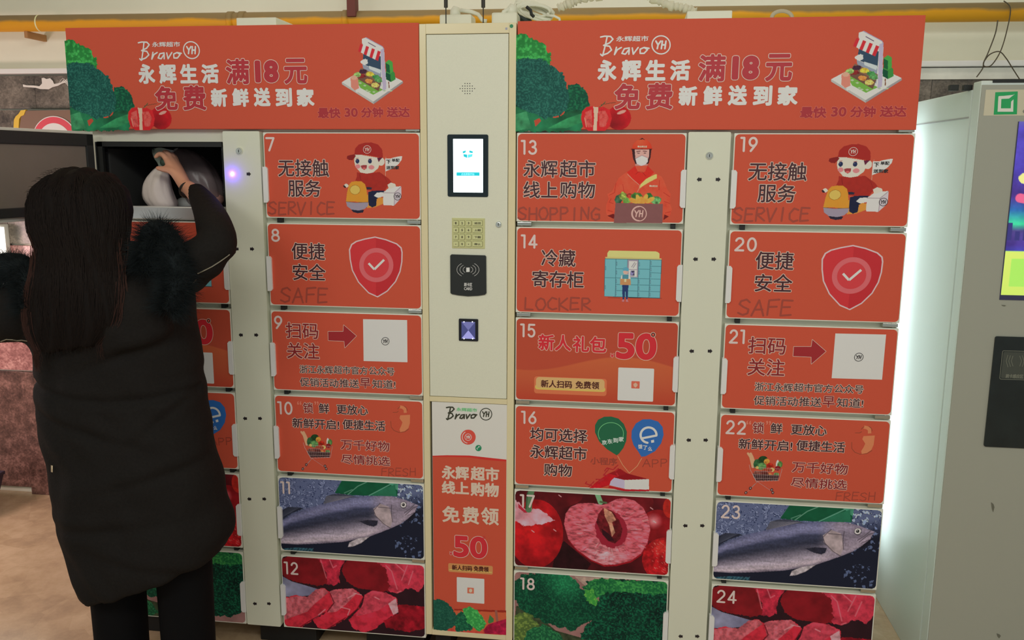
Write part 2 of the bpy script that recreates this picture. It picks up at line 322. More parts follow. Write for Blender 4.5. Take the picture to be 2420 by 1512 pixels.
# light box at the left edge
z0, z1 = zat(610), zat(528)
lb = thing('light_box', 'glowing white light box on the stone wall at far left, below the open door', 'light', (-2.8, WY - .02, z0 - .35))
bx = MB().box(-3.2, at(9, 560, WY - .06).x, WY - .08, WY - .021, z0 - .35, z1, .004); link('housing', bx.mesh('housing', M((200, 200, 195), .4), off=lb.location), lb)
link('diffuser', MB().box(-3.19, at(8, 560, WY - .09).x, WY - .085, WY - .0795, z0 - .34, z1 - .01).mesh('diffuser', M((255, 252, 235), .5, emit=2.2, k=1), off=lb.location), lb)
# wall sign (brown board with a ringed disc)
sy = WY - .06
sg = thing('wall_sign', 'brown wall sign with orange edging and red ringed white disc', 'sign', (at(130, 400, sy).x, sy, at(130, 400, sy).z))
csg = Crop(0, 0, 1, 0, 0, sy)
link('board', MB().prism(csg.L([(52, 262), (200, 259), (300, 260), (300, 420), (40, 420), (46, 300)]), sy, sy + .02).mesh('board', M((118, 92, 78), .5), off=sg.location), sg)
link('edging', MB().prism(csg.L([(62, 259), (50, 261), (44, 270), (38, 275), (34, 283), (33, 300), (35, 330), (36, 420), (46, 420), (45, 300), (46, 282), (50, 275), (57, 272)]), sy - .003, sy + .01).mesh('edging', M((222, 170, 62), .5), off=sg.location), sg)
pc = csg(132, 334); rd = abs(csg(186, 334)[0] - pc[0])
for nm, rr_, cc, yy in (('disc', rd, (235, 225, 205), .004), ('red_ring', rd * .965, (200, 70, 85), .005), ('disc_center', rd * .72, (238, 228, 208), .006)):
    link(nm, MB().prism([(pc[0] + rr_ * math.cos(a), pc[1] + rr_ * math.sin(a)) for a in np.linspace(0, 2 * PI, 49)[:-1]], sy - yy, sy - .001).mesh(nm, M(cc, .5), off=sg.location), sg)
# yellow pipe
py_ = WY - .12
pl, pr = at(-80, 57, py_), at(2500, 27, py_)
d = (pr - pl); p0 = pl - d * .25; p1 = pr + d * .25
pp = thing('gas_pipe', 'dusty yellow gas pipe running along the wall above the lockers', 'pipe', p0)
pr_ = .5 * (at(50, 37, py_).z - at(50, 76, py_).z)
mpipe = bpy.data.materials.new('dusty_yellow_paint'); mpipe.use_nodes = True
n_ = mpipe.node_tree; P_ = n_.nodes['Principled BSDF']; g_ = n_.nodes.new('ShaderNodeNewGeometry'); s_ = n_.nodes.new('ShaderNodeSeparateXYZ'); n_.links.new(g_.outputs['Normal'], s_.inputs[0])
nz_ = n_.nodes.new('ShaderNodeTexNoise'); nz_.inputs['Scale'].default_value = 7; nz_.inputs['Detail'].default_value = 6; n_.links.new(g_.outputs['Position'], nz_.inputs['Vector'])
ma_ = n_.nodes.new('ShaderNodeMath'); ma_.operation = 'MULTIPLY_ADD'; ma_.inputs[1].default_value = .7; n_.links.new(nz_.outputs['Fac'], ma_.inputs[0]); n_.links.new(s_.outputs['Z'], ma_.inputs[2])
rp_ = n_.nodes.new('ShaderNodeValToRGB'); rp_.color_ramp.elements[0].position = .30; rp_.color_ramp.elements[1].position = .62
rp_.color_ramp.elements[0].color = A(225, 150, 20, k=1.4) + (1,); rp_.color_ramp.elements[1].color = A(140, 118, 78, k=1.2) + (1,)
n_.links.new(ma_.outputs[0], rp_.inputs[0]); n_.links.new(rp_.outputs[0], P_.inputs['Base Color']); P_.inputs['Roughness'].default_value = .6
link('pipe', MB().tube([p0, p1], pr_, 32).mesh('pipe', mpipe, off=p0, smooth=True), pp)
for px_ in (548, 575, 820, 1245):
    c_ = at(px_, 57 - 12 * px_ / 1300, py_); q = (c_ - p0).dot(d.normalized()); a_ = p0 + d.normalized() * q
    link('coupling', MB().tube([a_ - d.normalized() * .012, a_ + d.normalized() * .012], pr_ * 1.12, 28).mesh('coupling', mpipe, off=p0, smooth=True), pp)
a_ = p0 + d.normalized() * ((at(95, 57, py_) - p0).dot(d.normalized()))
link('painted_mark', MB().tube([a_ - d.normalized() * .003, a_ + d.normalized() * .003], pr_ * 1.01, 28).mesh('painted_mark', M((235, 205, 160), .6), off=p0), pp)
b0 = at(838, 40, py_)
hg = tag(link('pipe_hanger', MB().box(b0.x - .018, b0.x + .018, py_ - pr_ - .012, py_ + .0, b0.z - .005, 3.0, .002).mesh('pipe_hanger', M((95, 48, 42), .7), off=b0), loc=b0), 'dark red steel strap coming down to the yellow pipe from above', 'bracket')
rg = MB().box(at(60, 76, py_).x, at(68, 76, py_).x, py_ - .01, WY - .001, at(60, 90, py_).z, at(60, 74, py_).z, .002)
tag(link('pipe_clip', rg.mesh('pipe_clip', M((150, 110, 70), .7), off=at(60, 80, py_)), loc=at(60, 80, py_)), 'small rusty wall clip under the left end of the yellow pipe', 'bracket')

# =================================================================== the lockers
DW, SW, GP, RP, ZT = .4847, .1314, .0158, .272, 1.706
DH = RP - GP; BH, GB = .3003, .0093; MW = 2 * DW + SW; XL = -1.389; XR = 0.
ORG = (177, 74, 55)
cream = M((205, 206, 190), .35, k=1.35, name='cream_powder_coat'); edgewhite = M((225, 222, 208), .4, k=1.3); orange = M(ORG, .55, spec=.18, k=1.76, name='orange_film')
steel = M((170, 170, 160), .18, metal=1., name='polished_steel'); black = M((22, 24, 24), .5, name='black_gasket'); chrome = M((215, 215, 205), .15, metal=1., k=1.2)
white_ink = M((222, 200, 200), .5); num_ink = M((218, 188, 186), .5); dark_ink = M((62, 24, 34), .5); out_ink = M((232, 184, 172), .5); red_ink = M((168, 36, 46), .5); maroon = M((128, 26, 32), .5)
faint = M((150, 62, 48), .55); white_print = M((232, 222, 222), .5); gold = M((228, 190, 120), .4); brown_ink = M((78, 30, 22), .5); black_ink = M((32, 26, 30), .5)
leaf_green = M((22, 96, 66), .5); blue_ink = M((38, 100, 176), .5); green_ink = M((110, 190, 130), .5)
dX = {7: XL + DW + SW, 13: XR}
def cr_for(first, row, cx, cy, k): return Crop(cx, cy, k, dX[first], ZT - RP * row)
content = {i: [] for i in range(1, 13)}         # printed pieces of each kind of door, in door coordinates
def put(kind, name, me): content[kind].append((name, me))
def text_piece(kind, cr, items, mats):
    for it in items:
        mb = MB(); letters(mb, it[0], cr, it[1], **it[2]); put(kind, 'lettering', mb.mesh('lettering', mats))
K1 = dict(bold=.0007, out=.0017)
SKIN = (232, 200, 190)
# ---- kind 1 (doors 7, 19): courier on a scooter
c = cr_for(7, 0, 540, 300, 3.517)
text_piece(1, c, [('无接触', (415, 268, 838, 412), K1), ('服务', (497, 437, 772, 580), K1)], [out_ink, dark_ink])
put(1, 'faint_lettering', scrawl(MB(), 'SERVICE', c, (330, 622, 890, 725)).mesh('faint_lettering', faint))
r = Ras(c, (940, 120, 1460, 725), .0010)
r.line([(1308, 250), (1305, 460)], 6, (215, 180, 160))
r.poly([(1300, 262), (1340, 262), (1380, 250), (1425, 242), (1447, 240), (1440, 275), (1415, 310), (1370, 345), (1303, 372)], (226, 205, 205))
r.poly([(1150, 560), (1290, 590), (1285, 640), (1220, 668), (1150, 675)], (205, 140, 62))
r.poly([(1160, 540), (1200, 528), (1290, 524), (1330, 560), (1250, 585), (1232, 600), (1228, 655), (1195, 668), (1165, 650)], (30, 34, 62), tex=.1)
r.poly([(1065, 375), (1150, 385), (1255, 372), (1330, 425), (1362, 462), (1320, 500), (1300, 528), (1180, 530), (1120, 520), (1050, 455), (1066, 410)], (158, 44, 38), tex=.05)
r.line([(1090, 395), (1100, 440)], 4, (120, 30, 30)); r.line([(1255, 372), (1300, 420), (1322, 470)], 3, (120, 30, 30), .6)
r.ell(1270, 288, 30, 36, SKIN); r.poly([(1042, 235), (1070, 225), (1250, 255), (1262, 300), (1245, 345), (1205, 378), (1150, 388), (1095, 378), (1055, 335), (1044, 290)], SKIN)
r.poly([(982, 262), (985, 240), (1010, 232), (1045, 225), (1060, 240), (1045, 262), (1030, 278), (1000, 275)], (128, 32, 34))
r.poly([(1045, 230), (1050, 180), (1080, 145), (1130, 130), (1190, 127), (1245, 145), (1278, 185), (1285, 235), (1282, 258), (1240, 252), (1150, 232), (1090, 232)], (158, 42, 38))
r.poly([(1235, 255), (1280, 255), (1262, 275), (1248, 292)], (95, 30, 60))
for ex in (1072, 1176): r.ell(ex, 284, 16, 20, (36, 46, 84)); r.ell(ex - 4, 278, 4, 6, (80, 90, 120))
r.line([(1060, 262), (1080, 258)], 4, (150, 80, 80)); r.line([(1165, 266), (1188, 262)], 4, (150, 80, 80))
r.ell(1075, 328, 21, 18, (226, 130, 136)); r.ell(1188, 335, 24, 18, (226, 130, 136))
r.poly([(1098, 322), (1125, 315), (1152, 318), (1148, 345), (1128, 358), (1108, 345)], (150, 60, 66)); r.ell(1128, 345, 14, 9, (200, 100, 100))
r.ell(978, 488, 20, 18, SKIN); r.poly([(950, 488), (962, 482), (982, 505), (960, 505)], (46, 36, 46))
r.poly([(1145, 498), (1192, 502), (1190, 518), (1150, 520)], (40, 40, 60))
r.poly([(975, 620), (985, 540), (1000, 480), (1020, 455), (1060, 449), (1105, 452), (1135, 475), (1148, 520), (1160, 600), (1162, 625)], (222, 142, 50), tex=.03)
r.ell(1052, 522, 44, 40, (150, 100, 40)); r.ell(1052, 522, 41, 37, (232, 178, 92))
r.poly([(1012, 680), (1130, 690), (1118, 712), (1075, 718), (1035, 708)], (38, 36, 56))
r.poly([(975, 620), (1060, 628), (1162, 625), (1160, 655), (1135, 682), (1085, 694), (1020, 686), (985, 660)], (150, 140, 160))
r.line([(975, 620), (1060, 628), (1162, 625)], 4, (120, 90, 70))
r.poly([(1210, 572), (1235, 545), (1285, 542), (1285, 580), (1240, 588)], (222, 206, 212))
r.poly([(1285, 545), (1345, 492), (1436, 492), (1440, 585), (1378, 655), (1286, 650)], (216, 204, 214)); r.poly([(1380, 548), (1438, 495), (1440, 588), (1378, 655)], (196, 186, 198)); r.line([(1286, 546), (1380, 548), (1436, 494)], 3, (110, 90, 100)); r.line([(1380, 548), (1378, 652)], 3, (110, 90, 100))
r.poly([(1322, 480), (1350, 462), (1385, 470), (1395, 490), (1352, 512), (1330, 512)], SKIN)
put(1, 'courier_picture', r.mesh('courier_picture'))
mb = MB(); yh(mb, c, 1153, 187, 32, .0009, -.0008); put(1, 'cap_emblem', mb.mesh('cap_emblem', M((228, 190, 185), .5)))
mb = MB(); yh(mb, c, 1406, 577, 30, .0010, -.0008); mb.m = 0
letters(mb, '下', c, (1312, 272, 1348, 306), bold=.0005, y=-.0007, mats=(0, 0)); letters(mb, '单配', c, (1358, 262, 1422, 290), bold=.0003, y=-.0007, mats=(0, 0)); letters(mb, '送到家', c, (1312, 322, 1420, 352), bold=.0004, y=-.0007, mats=(0, 0))
put(1, 'small_lettering', mb.mesh('small_lettering', black_ink))
# ---- kind 2 (doors 8, 20): shield
c = cr_for(7, 1, 540, 300, 3.517)
text_piece(2, c, [('便捷', (528, 960, 805, 1100), K1), ('安全', (537, 1133, 810, 1272), K1)], [out_ink, dark_ink])
put(2, 'faint_lettering', scrawl(MB(), 'SAFE', c, (430, 1335, 835, 1455), .0028).mesh('faint_lettering', faint))
sh = [(1218, 913), (1310, 935), (1400, 970), (1437, 1003), (1445, 1040), (1443, 1120), (1428, 1200), (1390, 1285), (1320, 1365), (1240, 1413), (1165, 1380), (1080, 1290), (1028, 1190), (1010, 1100), (1004, 1020), (1022, 975), (1060, 950), (1130, 930)]
mb = MB(); mb.flat(c.L(sh), -.0004); mb.stroke(c.L(sh), .0012, -.0004, True); mb.m = 1; cen = (1226, 1150)
inn = [(cen[0] + (x - cen[0]) * .965, cen[1] + (y_ - cen[1]) * .97) for x, y_ in sh]; mb.flat(c.L(inn), -.0006)
mb.m = 2; mb.flat(c.L([(1226, 925)] + [p for p in inn if p[0] > 1226] + [(1226, 1402)]), -.0007)
mb.m = 3; mb.flat([c(*p) for p in arc(1229, 1147, 142, 142, 0, 360, 40)[:-1]], -.0008); mb.m = 4; mb.flat([c(*p) for p in arc(1229, 1147, 105, 105, 0, 360, 40)[:-1]], -.0009)
mb.m = 5; 
for a_, b_ in (((1165, 1132), (1213, 1183)), ((1213, 1183), (1294, 1103))):
    (ax, az), (bx, bz) = c(*a_), c(*b_); l = math.hypot(bx - ax, bz - az); nx, nz = -(bz - az) / l * .0034, (bx - ax) / l * .0034; mb.flat([(ax + nx, az + nz), (bx + nx, bz + nz), (bx - nx, bz - nz), (ax - nx, az - nz)], -.0010)
put(2, 'shield_picture', mb.mesh('shield_picture', [M((226, 180, 186), .5), M((196, 42, 50), .5), M((184, 32, 42), .5), M((204, 96, 104), .5), M((200, 54, 62), .5), white_print]))
# ---- kind 3 (doors 9, 21): arrow and white card
c = cr_for(7, 2, 540, 720, 3.6)
text_piece(3, c, [('扫码', (490, 148, 768, 283), K1), ('关注', (500, 318, 775, 455), K1), ('早', (1120, 620, 1210, 708), dict(bold=.0006, out=.0010))], [out_ink, maroon])
K2 = dict(bold=.0003, out=.0013, res=2, nn=6)
for s_, b_ in (('浙江永辉', (607, 512, 890, 580)), ('超市官方', (897, 518, 1185, 585)), ('公众号', (1195, 526, 1413, 594)), ('促销活动', (610, 618, 937, 692)), ('推送', (945, 628, 1112, 702)), ('知道!', (1225, 634, 1422, 708))): text_piece(3, c, [(s_, b_, K2)], [out_ink, dark_ink])
ar = [(848, 228), (977, 228), (980, 172), (1088, 265), (990, 365), (985, 310), (850, 303)]
mb = MB(); mb.stroke(c.L(ar), .0012, -.0004, True); mb.m = 1; mb.flat(c.L(ar), -.0006); put(3, 'arrow', mb.mesh('arrow', [out_ink, M((150, 30, 38), .5)]))
mb = MB(); mb.flat(c.L([(1145, 122), (1520, 130), (1523, 489), (1150, 478)]), -.0005); put(3, 'white_card', mb.mesh('white_card', M((228, 216, 222), .5)))
mb = MB(); yh(mb, c, 1335, 310, 32, .0011, -.0008); put(3, 'card_emblem', mb.mesh('card_emblem', black_ink))
# ---- kind 4 (doors 10, 22): shopping cart
c = cr_for(7, 3, 540, 720, 3.6)
K3 = dict(bold=.0006, out=.0013, res=2, nn=6)
text_piece(4, c, [('锁', (637, 830, 722, 920), K3), ('万千好物', (957, 1142, 1372, 1230), K3), ('尽情挑选', (960, 1270, 1376, 1350), K3)], [out_ink, maroon])
text_piece(4, c, [('鲜', (770, 837, 858, 922), K3), ('更放心', (922, 845, 1188, 930), K3), ('新鲜开启!', (545, 960, 945, 1045), K3), ('便捷生活', (972, 972, 1335, 1058), K3)], [out_ink, dark_ink])
mb = MB(); letters(mb, '“', c, (585, 818, 622, 850), bold=.0006, mats=(0, 0)); letters(mb, '”', c, (732, 820, 768, 852), bold=.0006, mats=(0, 0)); put(4, 'quotation_marks', mb.mesh('quotation_marks', M((214, 120, 100), .5)))
put(4, 'faint_lettering', scrawl(MB(), 'FRESH', c, (1295, 1388, 1600, 1452), .0013).mesh('faint_lettering', faint))
mb = MB(); mb.stroke(c.L([(1400, 915), (1432, 915)] + [(1445, 905)]), .001, -.0004); mb.stroke(c.L(arc(1480, 900, 42, 38, 200, 360, 12)), .001, -.0004)
mb.stroke(c.L([(1380, 990), (1385, 1040), (1410, 1070), (1450, 1085), (1500, 1080), (1535, 1055)]), .001, -.0004); mb.m = 1
mb.flat(c.L([(1462, 855), (1490, 862), (1512, 880), (1518, 918), (1492, 920), (1490, 895), (1475, 884), (1455, 880)]), -.0005)
mb.flat(c.L([(1462, 940), (1545, 935), (1543, 1010), (1530, 1050), (1500, 1075), (1462, 1083), (1455, 1060), (1470, 1030), (1480, 1000), (1455, 965)]), -.0005)
put(4, 'padlock_picture', mb.mesh('padlock_picture', [M((150, 66, 44), .5), M((212, 124, 84), .5)]))
r = Ras(c, (600, 1075, 895, 1420), .0009)
for q in ([(620, 1082), (640, 1110), (665, 1190)], [(640, 1082), (655, 1110), (680, 1170)]): r.line(q, 22, (208, 160, 125))
for (x_, y_, rx, ry, co) in ((735, 1135, 38, 35, (30, 62, 34)), (690, 1165, 22, 40, (48, 92, 58)), (765, 1145, 22, 22, (206, 140, 60)), (790, 1185, 30, 28, (176, 44, 30)), (730, 1185, 35, 30, (92, 140, 84)), (845, 1165, 12, 34, (226, 220, 210)), (865, 1170, 20, 28, (88, 130, 70)), (850, 1200, 22, 20, (120, 30, 36)), (697, 1195, 12, 12, (220, 180, 90)), (808, 1212, 20, 18, (224, 178, 100)), (775, 1215, 40, 16, (150, 60, 40)), (795, 1250, 18, 14, (226, 120, 60)), (845, 1250, 22, 18, (100, 140, 80)), (740, 1250, 48, 30, (96, 40, 36)), (700, 1240, 30, 22, (130, 70, 60))): r.ell(x_, y_, rx, ry, co, tex=.4, cell=6, seed=int(x_))
r.poly([(668, 1245), (870, 1255), (862, 1296), (700, 1300)], (62, 40, 42), tex=.4, cell=5)
for k in range(14): r.line([(640 + k * 17, 1185 + k * 1.5), (670 + k * 14.5, 1300)], 2.5, (190, 160, 160), .75)
for k in range(4): r.line([(640 + k * 10, 1190 + k * 30), (882 - k * 3, 1205 + k * 26)], 3, (196, 168, 168), .8)
r.line([(636, 1170), (650, 1215), (700, 1305), (868, 1298), (884, 1205)], 5, (200, 180, 180))
r.line([(712, 1305), (640, 1392)], 6, (180, 150, 150)); r.line([(712, 1308), (832, 1390)], 6, (180, 150, 150)); r.line([(740, 1310), (830, 1365)], 4, (170, 140, 140)); r.line([(690, 1325), (670, 1350)], 5, (150, 120, 120))
for x_, y_ in ((632, 1396), (832, 1394), (662, 1360), (822, 1372)): r.ell(x_, y_, 12, 14, (70, 40, 44)); r.ell(x_, y_, 5, 6, (170, 150, 150))
put(4, 'cart_picture', r.mesh('cart_picture'))
# ---- full photograph prints share the rounded outline of the film
def full_ras(first, row, cx, cy, k, cell=.0013):
    cr = cr_for(first, row, cx, cy, k); r = Ras(cr, (0, 0, 1, 1), cell)
    r.x0, r.x1, r.z1, r.z0 = .003, DW - .003, -.003, -DH + .003; r.W = int((r.x1 - r.x0) / cell) + 1; r.H = int((r.z1 - r.z0) / cell) + 1
    r.rgb = np.zeros((r.H, r.W, 3)); r.a = np.ones((r.H, r.W)); r.Y, r.X = np.mgrid[0:r.H, 0:r.W].astype(float); return r
def film_clip(r, rad=.012):
    x = r.x0 + r.X * r.c; z = r.z1 - r.Y * r.c; dx = np.maximum(np.maximum(r.x0 + rad - x, x - (r.x1 - rad)), 0); dz = np.maximum(np.maximum(z - (r.z1 - rad), r.z0 + rad - z), 0); return np.hypot(dx, dz) <= rad
# kind 5 (doors 11, 23): fish
r = full_ras(7, 4, 540, 1110, 3.7617)
u = r.X / r.W; v = r.Y / r.H; nb = fbm(r.H, r.W, 7, 4, 3); nw = fbm(r.H, r.W, 60, 3, 5)
t = np.clip((u * .5 + v * 1.35 - .62) * 3, 0, 1)[..., None]; r.rgb[:] = np.array([92, 102, 140.]) * (1 - t) + np.array([26, 30, 48.]) * t
r.rgb += ((nb > .60) & (nb < .66))[..., None] * 46 * (1 - t) ; r.rgb -= ((nb > .52) & (nb < .585))[..., None] * 44 * (1 - t)
br = (nb > .62) & (u > .8) & (nw > .42); r.rgb += br[..., None] * np.array([60, 70, 90.])
r.poly([(1010, 90), (1510, 118), (1500, 235), (1100, 225), (945, 205)], (18, 84, 58), tex=.12, cell=20)
r.poly([(1400, 108), (1510, 118), (1505, 185), (1440, 130)], (70, 140, 116), tex=.2); r.poly([(1260, 228), (1380, 165), (1480, 130), (1495, 235)], (40, 110, 84), tex=.1)
r.line([(1060, 220), (1150, 145), (1230, 108)], 7, (110, 160, 140)); r.line([(1250, 228), (1380, 160), (1440, 128)], 9, (100, 160, 140)); r.line([(1030, 205), (1100, 175)], 8, (120, 170, 150), .7)
r.poly([(470, 700), (600, 690), (755, 700), (750, 740), (500, 725)], (40, 76, 92), tex=.6, cell=6)
for k in range(9): r.line([(500 + k * 28, 735), (530 + k * 28, 695)], 5, (90, 130, 150), .7)
r.poly([(840, 300), (870, 232), (930, 215), (1000, 212), (1080, 225), (1130, 240), (1020, 262), (900, 300)], (62, 66, 84), tex=.2, cell=5)
for k in range(10): r.line([(845 + k * 3, 305 - k * 8), (1000 + k * 12, 262 - k * 3)], 3.5, (130, 126, 142), .8)
r.poly([(440, 440), (455, 370), (530, 328), (640, 335), (668, 345), (560, 385), (480, 440)], (38, 42, 60))
for k in range(9): r.line([(450 + k * 8, 435 - k * 12), (560 + k * 9, 375 - k * 5)], 3, (96, 100, 120), .7)
body = [(430, 480), (560, 400), (680, 345), (840, 305), (1000, 265), (1120, 240), (1300, 232), (1450, 236), (1560, 262), (1640, 295), (1690, 315), (1668, 345), (1660, 372), (1600, 430), (1530, 480), (1440, 520), (1340, 560), (1255, 592), (1170, 612), (1020, 640), (820, 655), (600, 664), (430, 650)]
m = r.inside(body)
P0 = np.array([r.T(*p) for p in [(430, 480), (560, 400), (840, 305), (1120, 240), (1450, 236), (1690, 315)]]); P1 = np.array([r.T(*p) for p in [(430, 655), (600, 664), (1020, 640), (1255, 592), (1530, 480), (1690, 330)]])
top = np.interp(r.X[0], P0[:, 0], P0[:, 1]); bot = np.interp(r.X[0], P1[:, 0], P1[:, 1]); q = np.clip((r.Y - top) / np.maximum(bot - top, 3), 0, 1)
prof = [(0, (96, 98, 124)), (.12, (128, 128, 154)), (.22, (112, 112, 138)), (.30, (62, 66, 86)), (.46, (50, 52, 66)), (.62, (104, 98, 108)), (.8, (178, 164, 170)), (.93, (198, 180, 180)), (1, (120, 108, 118))]
colr = np.stack([np.interp(q, [p[0] for p in prof], [p[1][i] for p in prof]) for i in range(3)], -1)
fade = np.clip((u - .62) / .12, 0, 1)[..., None]; colr = colr * (1 - fade * .8) + np.array([158, 142, 150.]) * fade * .8
colr = colr * np.array([.96, .97, 1.06]) * (1 + .30 * (fbm(r.H, r.W, 3, 2, 8) - .5) + .25 * (fbm(r.H, r.W, 5, 2, 9, 8.) - .5))[..., None]; r.put(m, colr)
r.poly([(1290, 345), (1350, 300), (1430, 330), (1460, 440), (1440, 515), (1370, 480), (1300, 400)], (168, 152, 160), tex=.25, cell=14)
for L_ in ([(1350, 295), (1290, 360), (1310, 410), (1380, 480), (1445, 520)], [(1450, 310), (1448, 400), (1460, 462)], [(1330, 330), (1440, 340)], [(1575, 400), (1640, 340), (1690, 318)], [(1560, 385), (1610, 350), (1655, 305)], [(1590, 410), (1650, 380)]): r.line(L_, 6, (62, 54, 66), .8)
r.ell(1556, 312, 30, 30, (50, 46, 58)); r.ell(1555, 310, 25, 25, (206, 200, 206)); r.ell(1555, 310, 13, 13, (18, 18, 24)); r.ell(1551, 306, 4, 4, (230, 230, 235))
r.poly([(1160, 455), (1240, 445), (1330, 450), (1320, 490), (1290, 505), (1230, 490)], (40, 40, 56), tex=.3, cell=5)
r.poly([(1062, 685), (1075, 645), (1150, 610), (1255, 592), (1180, 650), (1110, 680)], (176, 166, 176), tex=.3, cell=6)
r.poly([(1590, 440), (1668, 375), (1660, 400), (1600, 455)], (24, 24, 36)); FISH = r
put(5, 'fish_picture', r.mesh('fish_picture', clip=film_clip(r)))
# kind 6 (doors 12, 24): meat
r = full_ras(7, 5, 540, 1110, 3.7617)
r.rgb[:] = (44, 22, 30); r.rgb *= (1 + .3 * (fbm(r.H, r.W, 20, 3, 2) - .5))[..., None]
r.poly([(450, 930), (560, 990), (800, 1060), (760, 1110), (600, 1130), (450, 1120)], (118, 118, 150), tex=.25, cell=30, grad=((500, 1060), 260, (140, 140, 168)))
r.poly([(455, 900), (470, 800), (520, 765), (800, 780), (850, 860), (870, 950), (880, 1015), (780, 1025), (640, 1000), (500, 960)], (124, 24, 32), tex=.25, cell=30, rough=3)
r.poly([(790, 782), (1030, 795), (985, 900), (985, 1000), (930, 1025), (880, 1015), (870, 920), (830, 830)], (176, 40, 62), tex=.45, cell=14, rough=3)
r.poly([(1020, 830), (1060, 795), (1300, 810), (1390, 860), (1420, 960), (1430, 1080), (1300, 1075), (1120, 1040), (1040, 980), (1012, 900)], (126, 22, 32), tex=.22, cell=26, rough=3)
r.poly([(1300, 810), (1760, 830), (1750, 1000), (1690, 1080), (1600, 1040), (1500, 1100), (1430, 1080), (1420, 960), (1390, 860)], (196, 54, 76), tex=.35, cell=16, rough=4)
for q_ in ([(820, 800), (870, 960)], [(900, 800), (930, 870), (960, 850)], [(1400, 850), (1450, 900), (1500, 1060)], [(1590, 850), (1540, 980)], [(1480, 830), (1560, 900)], [(1640, 900), (1600, 1020)], [(1500, 1090), (1535, 1078)]): r.line(q_, 11, (226, 128, 142), .6)
r.poly([(430, 1260), (470, 1140), (600, 1110), (700, 1130), (780, 1060), (850, 1050), (935, 1110), (930, 1180), (870, 1260), (800, 1300), (640, 1400), (500, 1395), (430, 1330)], (196, 44, 62), tex=.3, cell=14, rough=2)
r.poly([(430, 1230), (475, 1145), (620, 1120), (700, 1130), (780, 1062), (850, 1052), (890, 1090), (760, 1195), (700, 1260), (560, 1310), (480, 1340), (430, 1330)], (194, 92, 104), tex=.4, cell=8)
r.poly([(750, 1330), (860, 1270), (930, 1190), (900, 1090), (940, 1062), (1110, 1050), (1195, 1120), (1190, 1160), (1150, 1230), (1040, 1320), (960, 1370), (870, 1420), (790, 1400)], (200, 42, 62), tex=.3, cell=14, rough=2, seed=4)
r.poly([(900, 1080), (940, 1064), (1105, 1053), (1150, 1090), (1040, 1200), (960, 1260), (880, 1270), (930, 1190)], (194, 90, 104), tex=.4, cell=8, seed=5)
r.poly([(1070, 1330), (1190, 1200), (1210, 1110), (1280, 1070), (1400, 1090), (1495, 1140), (1512, 1260), (1400, 1330), (1300, 1410), (1200, 1450), (1100, 1400)], (198, 44, 66), tex=.3, cell=14, rough=2, seed=6)
r.poly([(1190, 1200), (1212, 1112), (1280, 1072), (1400, 1092), (1490, 1140), (1430, 1190), (1330, 1250), (1200, 1290), (1130, 1300)], (196, 64, 84), tex=.3, cell=9, seed=7)
r.poly([(1420, 1190), (1490, 1140), (1512, 1265), (1465, 1288)], (206, 150, 162), tex=.3); r.poly([(1510, 1195), (1760, 1212), (1750, 1400), (1600, 1440), (1400, 1400), (1380, 1340), (1510, 1270)], (140, 20, 36), tex=.5, cell=16, rough=3, seed=8)
for q_ in ([(1110, 1095), (1180, 1110)], [(1060, 1140), (1130, 1100)], [(1300, 1130), (1340, 1150)], [(800, 1290), (860, 1240)], [(760, 1320), (830, 1280)], [(1000, 1220), (1080, 1240), (1060, 1290)]): r.line(q_, 10, (232, 160, 170), .7)
for q_ in ([(880, 1260), (940, 1180), (905, 1100)], [(1050, 1320), (1150, 1230), (1200, 1130)], [(640, 1395), (760, 1320), (860, 1265)], [(870, 1420), (960, 1365), (1040, 1315)]): r.line(q_, 10, (92, 14, 26), .8)
put(6, 'meat_picture', r.mesh('meat_picture', clip=film_clip(r)))
# kind 7 (door 13): courier in helmet holding a box
c = cr_for(13, 0, 1210, 300, 3.3604)
text_piece(7, c, [('永辉', (90, 262, 362, 400), K1), ('超市', (378, 262, 662, 400), K1), ('线上', (90, 430, 362, 565), K1), ('购物', (380, 432, 658, 565), K1)], [out_ink, dark_ink])
put(7, 'faint_lettering', scrawl(MB(), 'SHOPPING', c, (45, 638, 705, 735)).mesh('faint_lettering', faint))
c2 = cr_for(13, 0, 1230, 310, 6.205); r = Ras(c2, (1240, 90, 2240, 1365), .0010)
r.poly([(1630, 250), (1920, 250), (1905, 380), (1880, 460), (1850, 500), (1690, 500), (1655, 430), (1635, 340)], (58, 30, 34), rough=1)
r.poly([(1680, 480), (1870, 480), (1860, 560), (1800, 600), (1730, 600), (1685, 560)], (188, 130, 126))
r.poly([(1675, 262), (1890, 262), (1885, 370), (1850, 460), (1785, 490), (1720, 470), (1685, 400)], (212, 160, 154), tex=.05)
for q_ in ([(1705, 300), (1755, 292)], [(1800, 292), (1850, 296)]): r.line(q_, 10, (90, 50, 52))
for x_ in (1732, 1825): r.ell(x_, 320, 20, 6, (84, 50, 54))
r.poly([(1685, 400), (1780, 355), (1865, 390), (1868, 450), (1830, 490), (1770, 508), (1705, 480)], (206, 196, 214), grad=((1780, 400), 120, (222, 214, 228))); r.line([(1690, 400), (1780, 355), (1862, 388)], 5, (140, 110, 120))
r.poly([(1635, 250), (1650, 190), (1700, 135), (1780, 100), (1860, 120), (1910, 180), (1935, 250), (1920, 262), (1780, 256), (1640, 262), (1612, 262)], (212, 56, 36), grad=((1760, 150), 180, (230, 90, 60))); r.poly([(1735, 128), (1785, 92), (1830, 130), (1790, 118)], (62, 30, 30))
r.line([(1615, 262), (1780, 262), (1935, 262)], 9, (96, 26, 24)); r.line([(1640, 270), (1665, 400), (1700, 470)], 7, (70, 40, 44)); r.line([(1920, 270), (1900, 390), (1870, 450)], 7, (70, 40, 44))
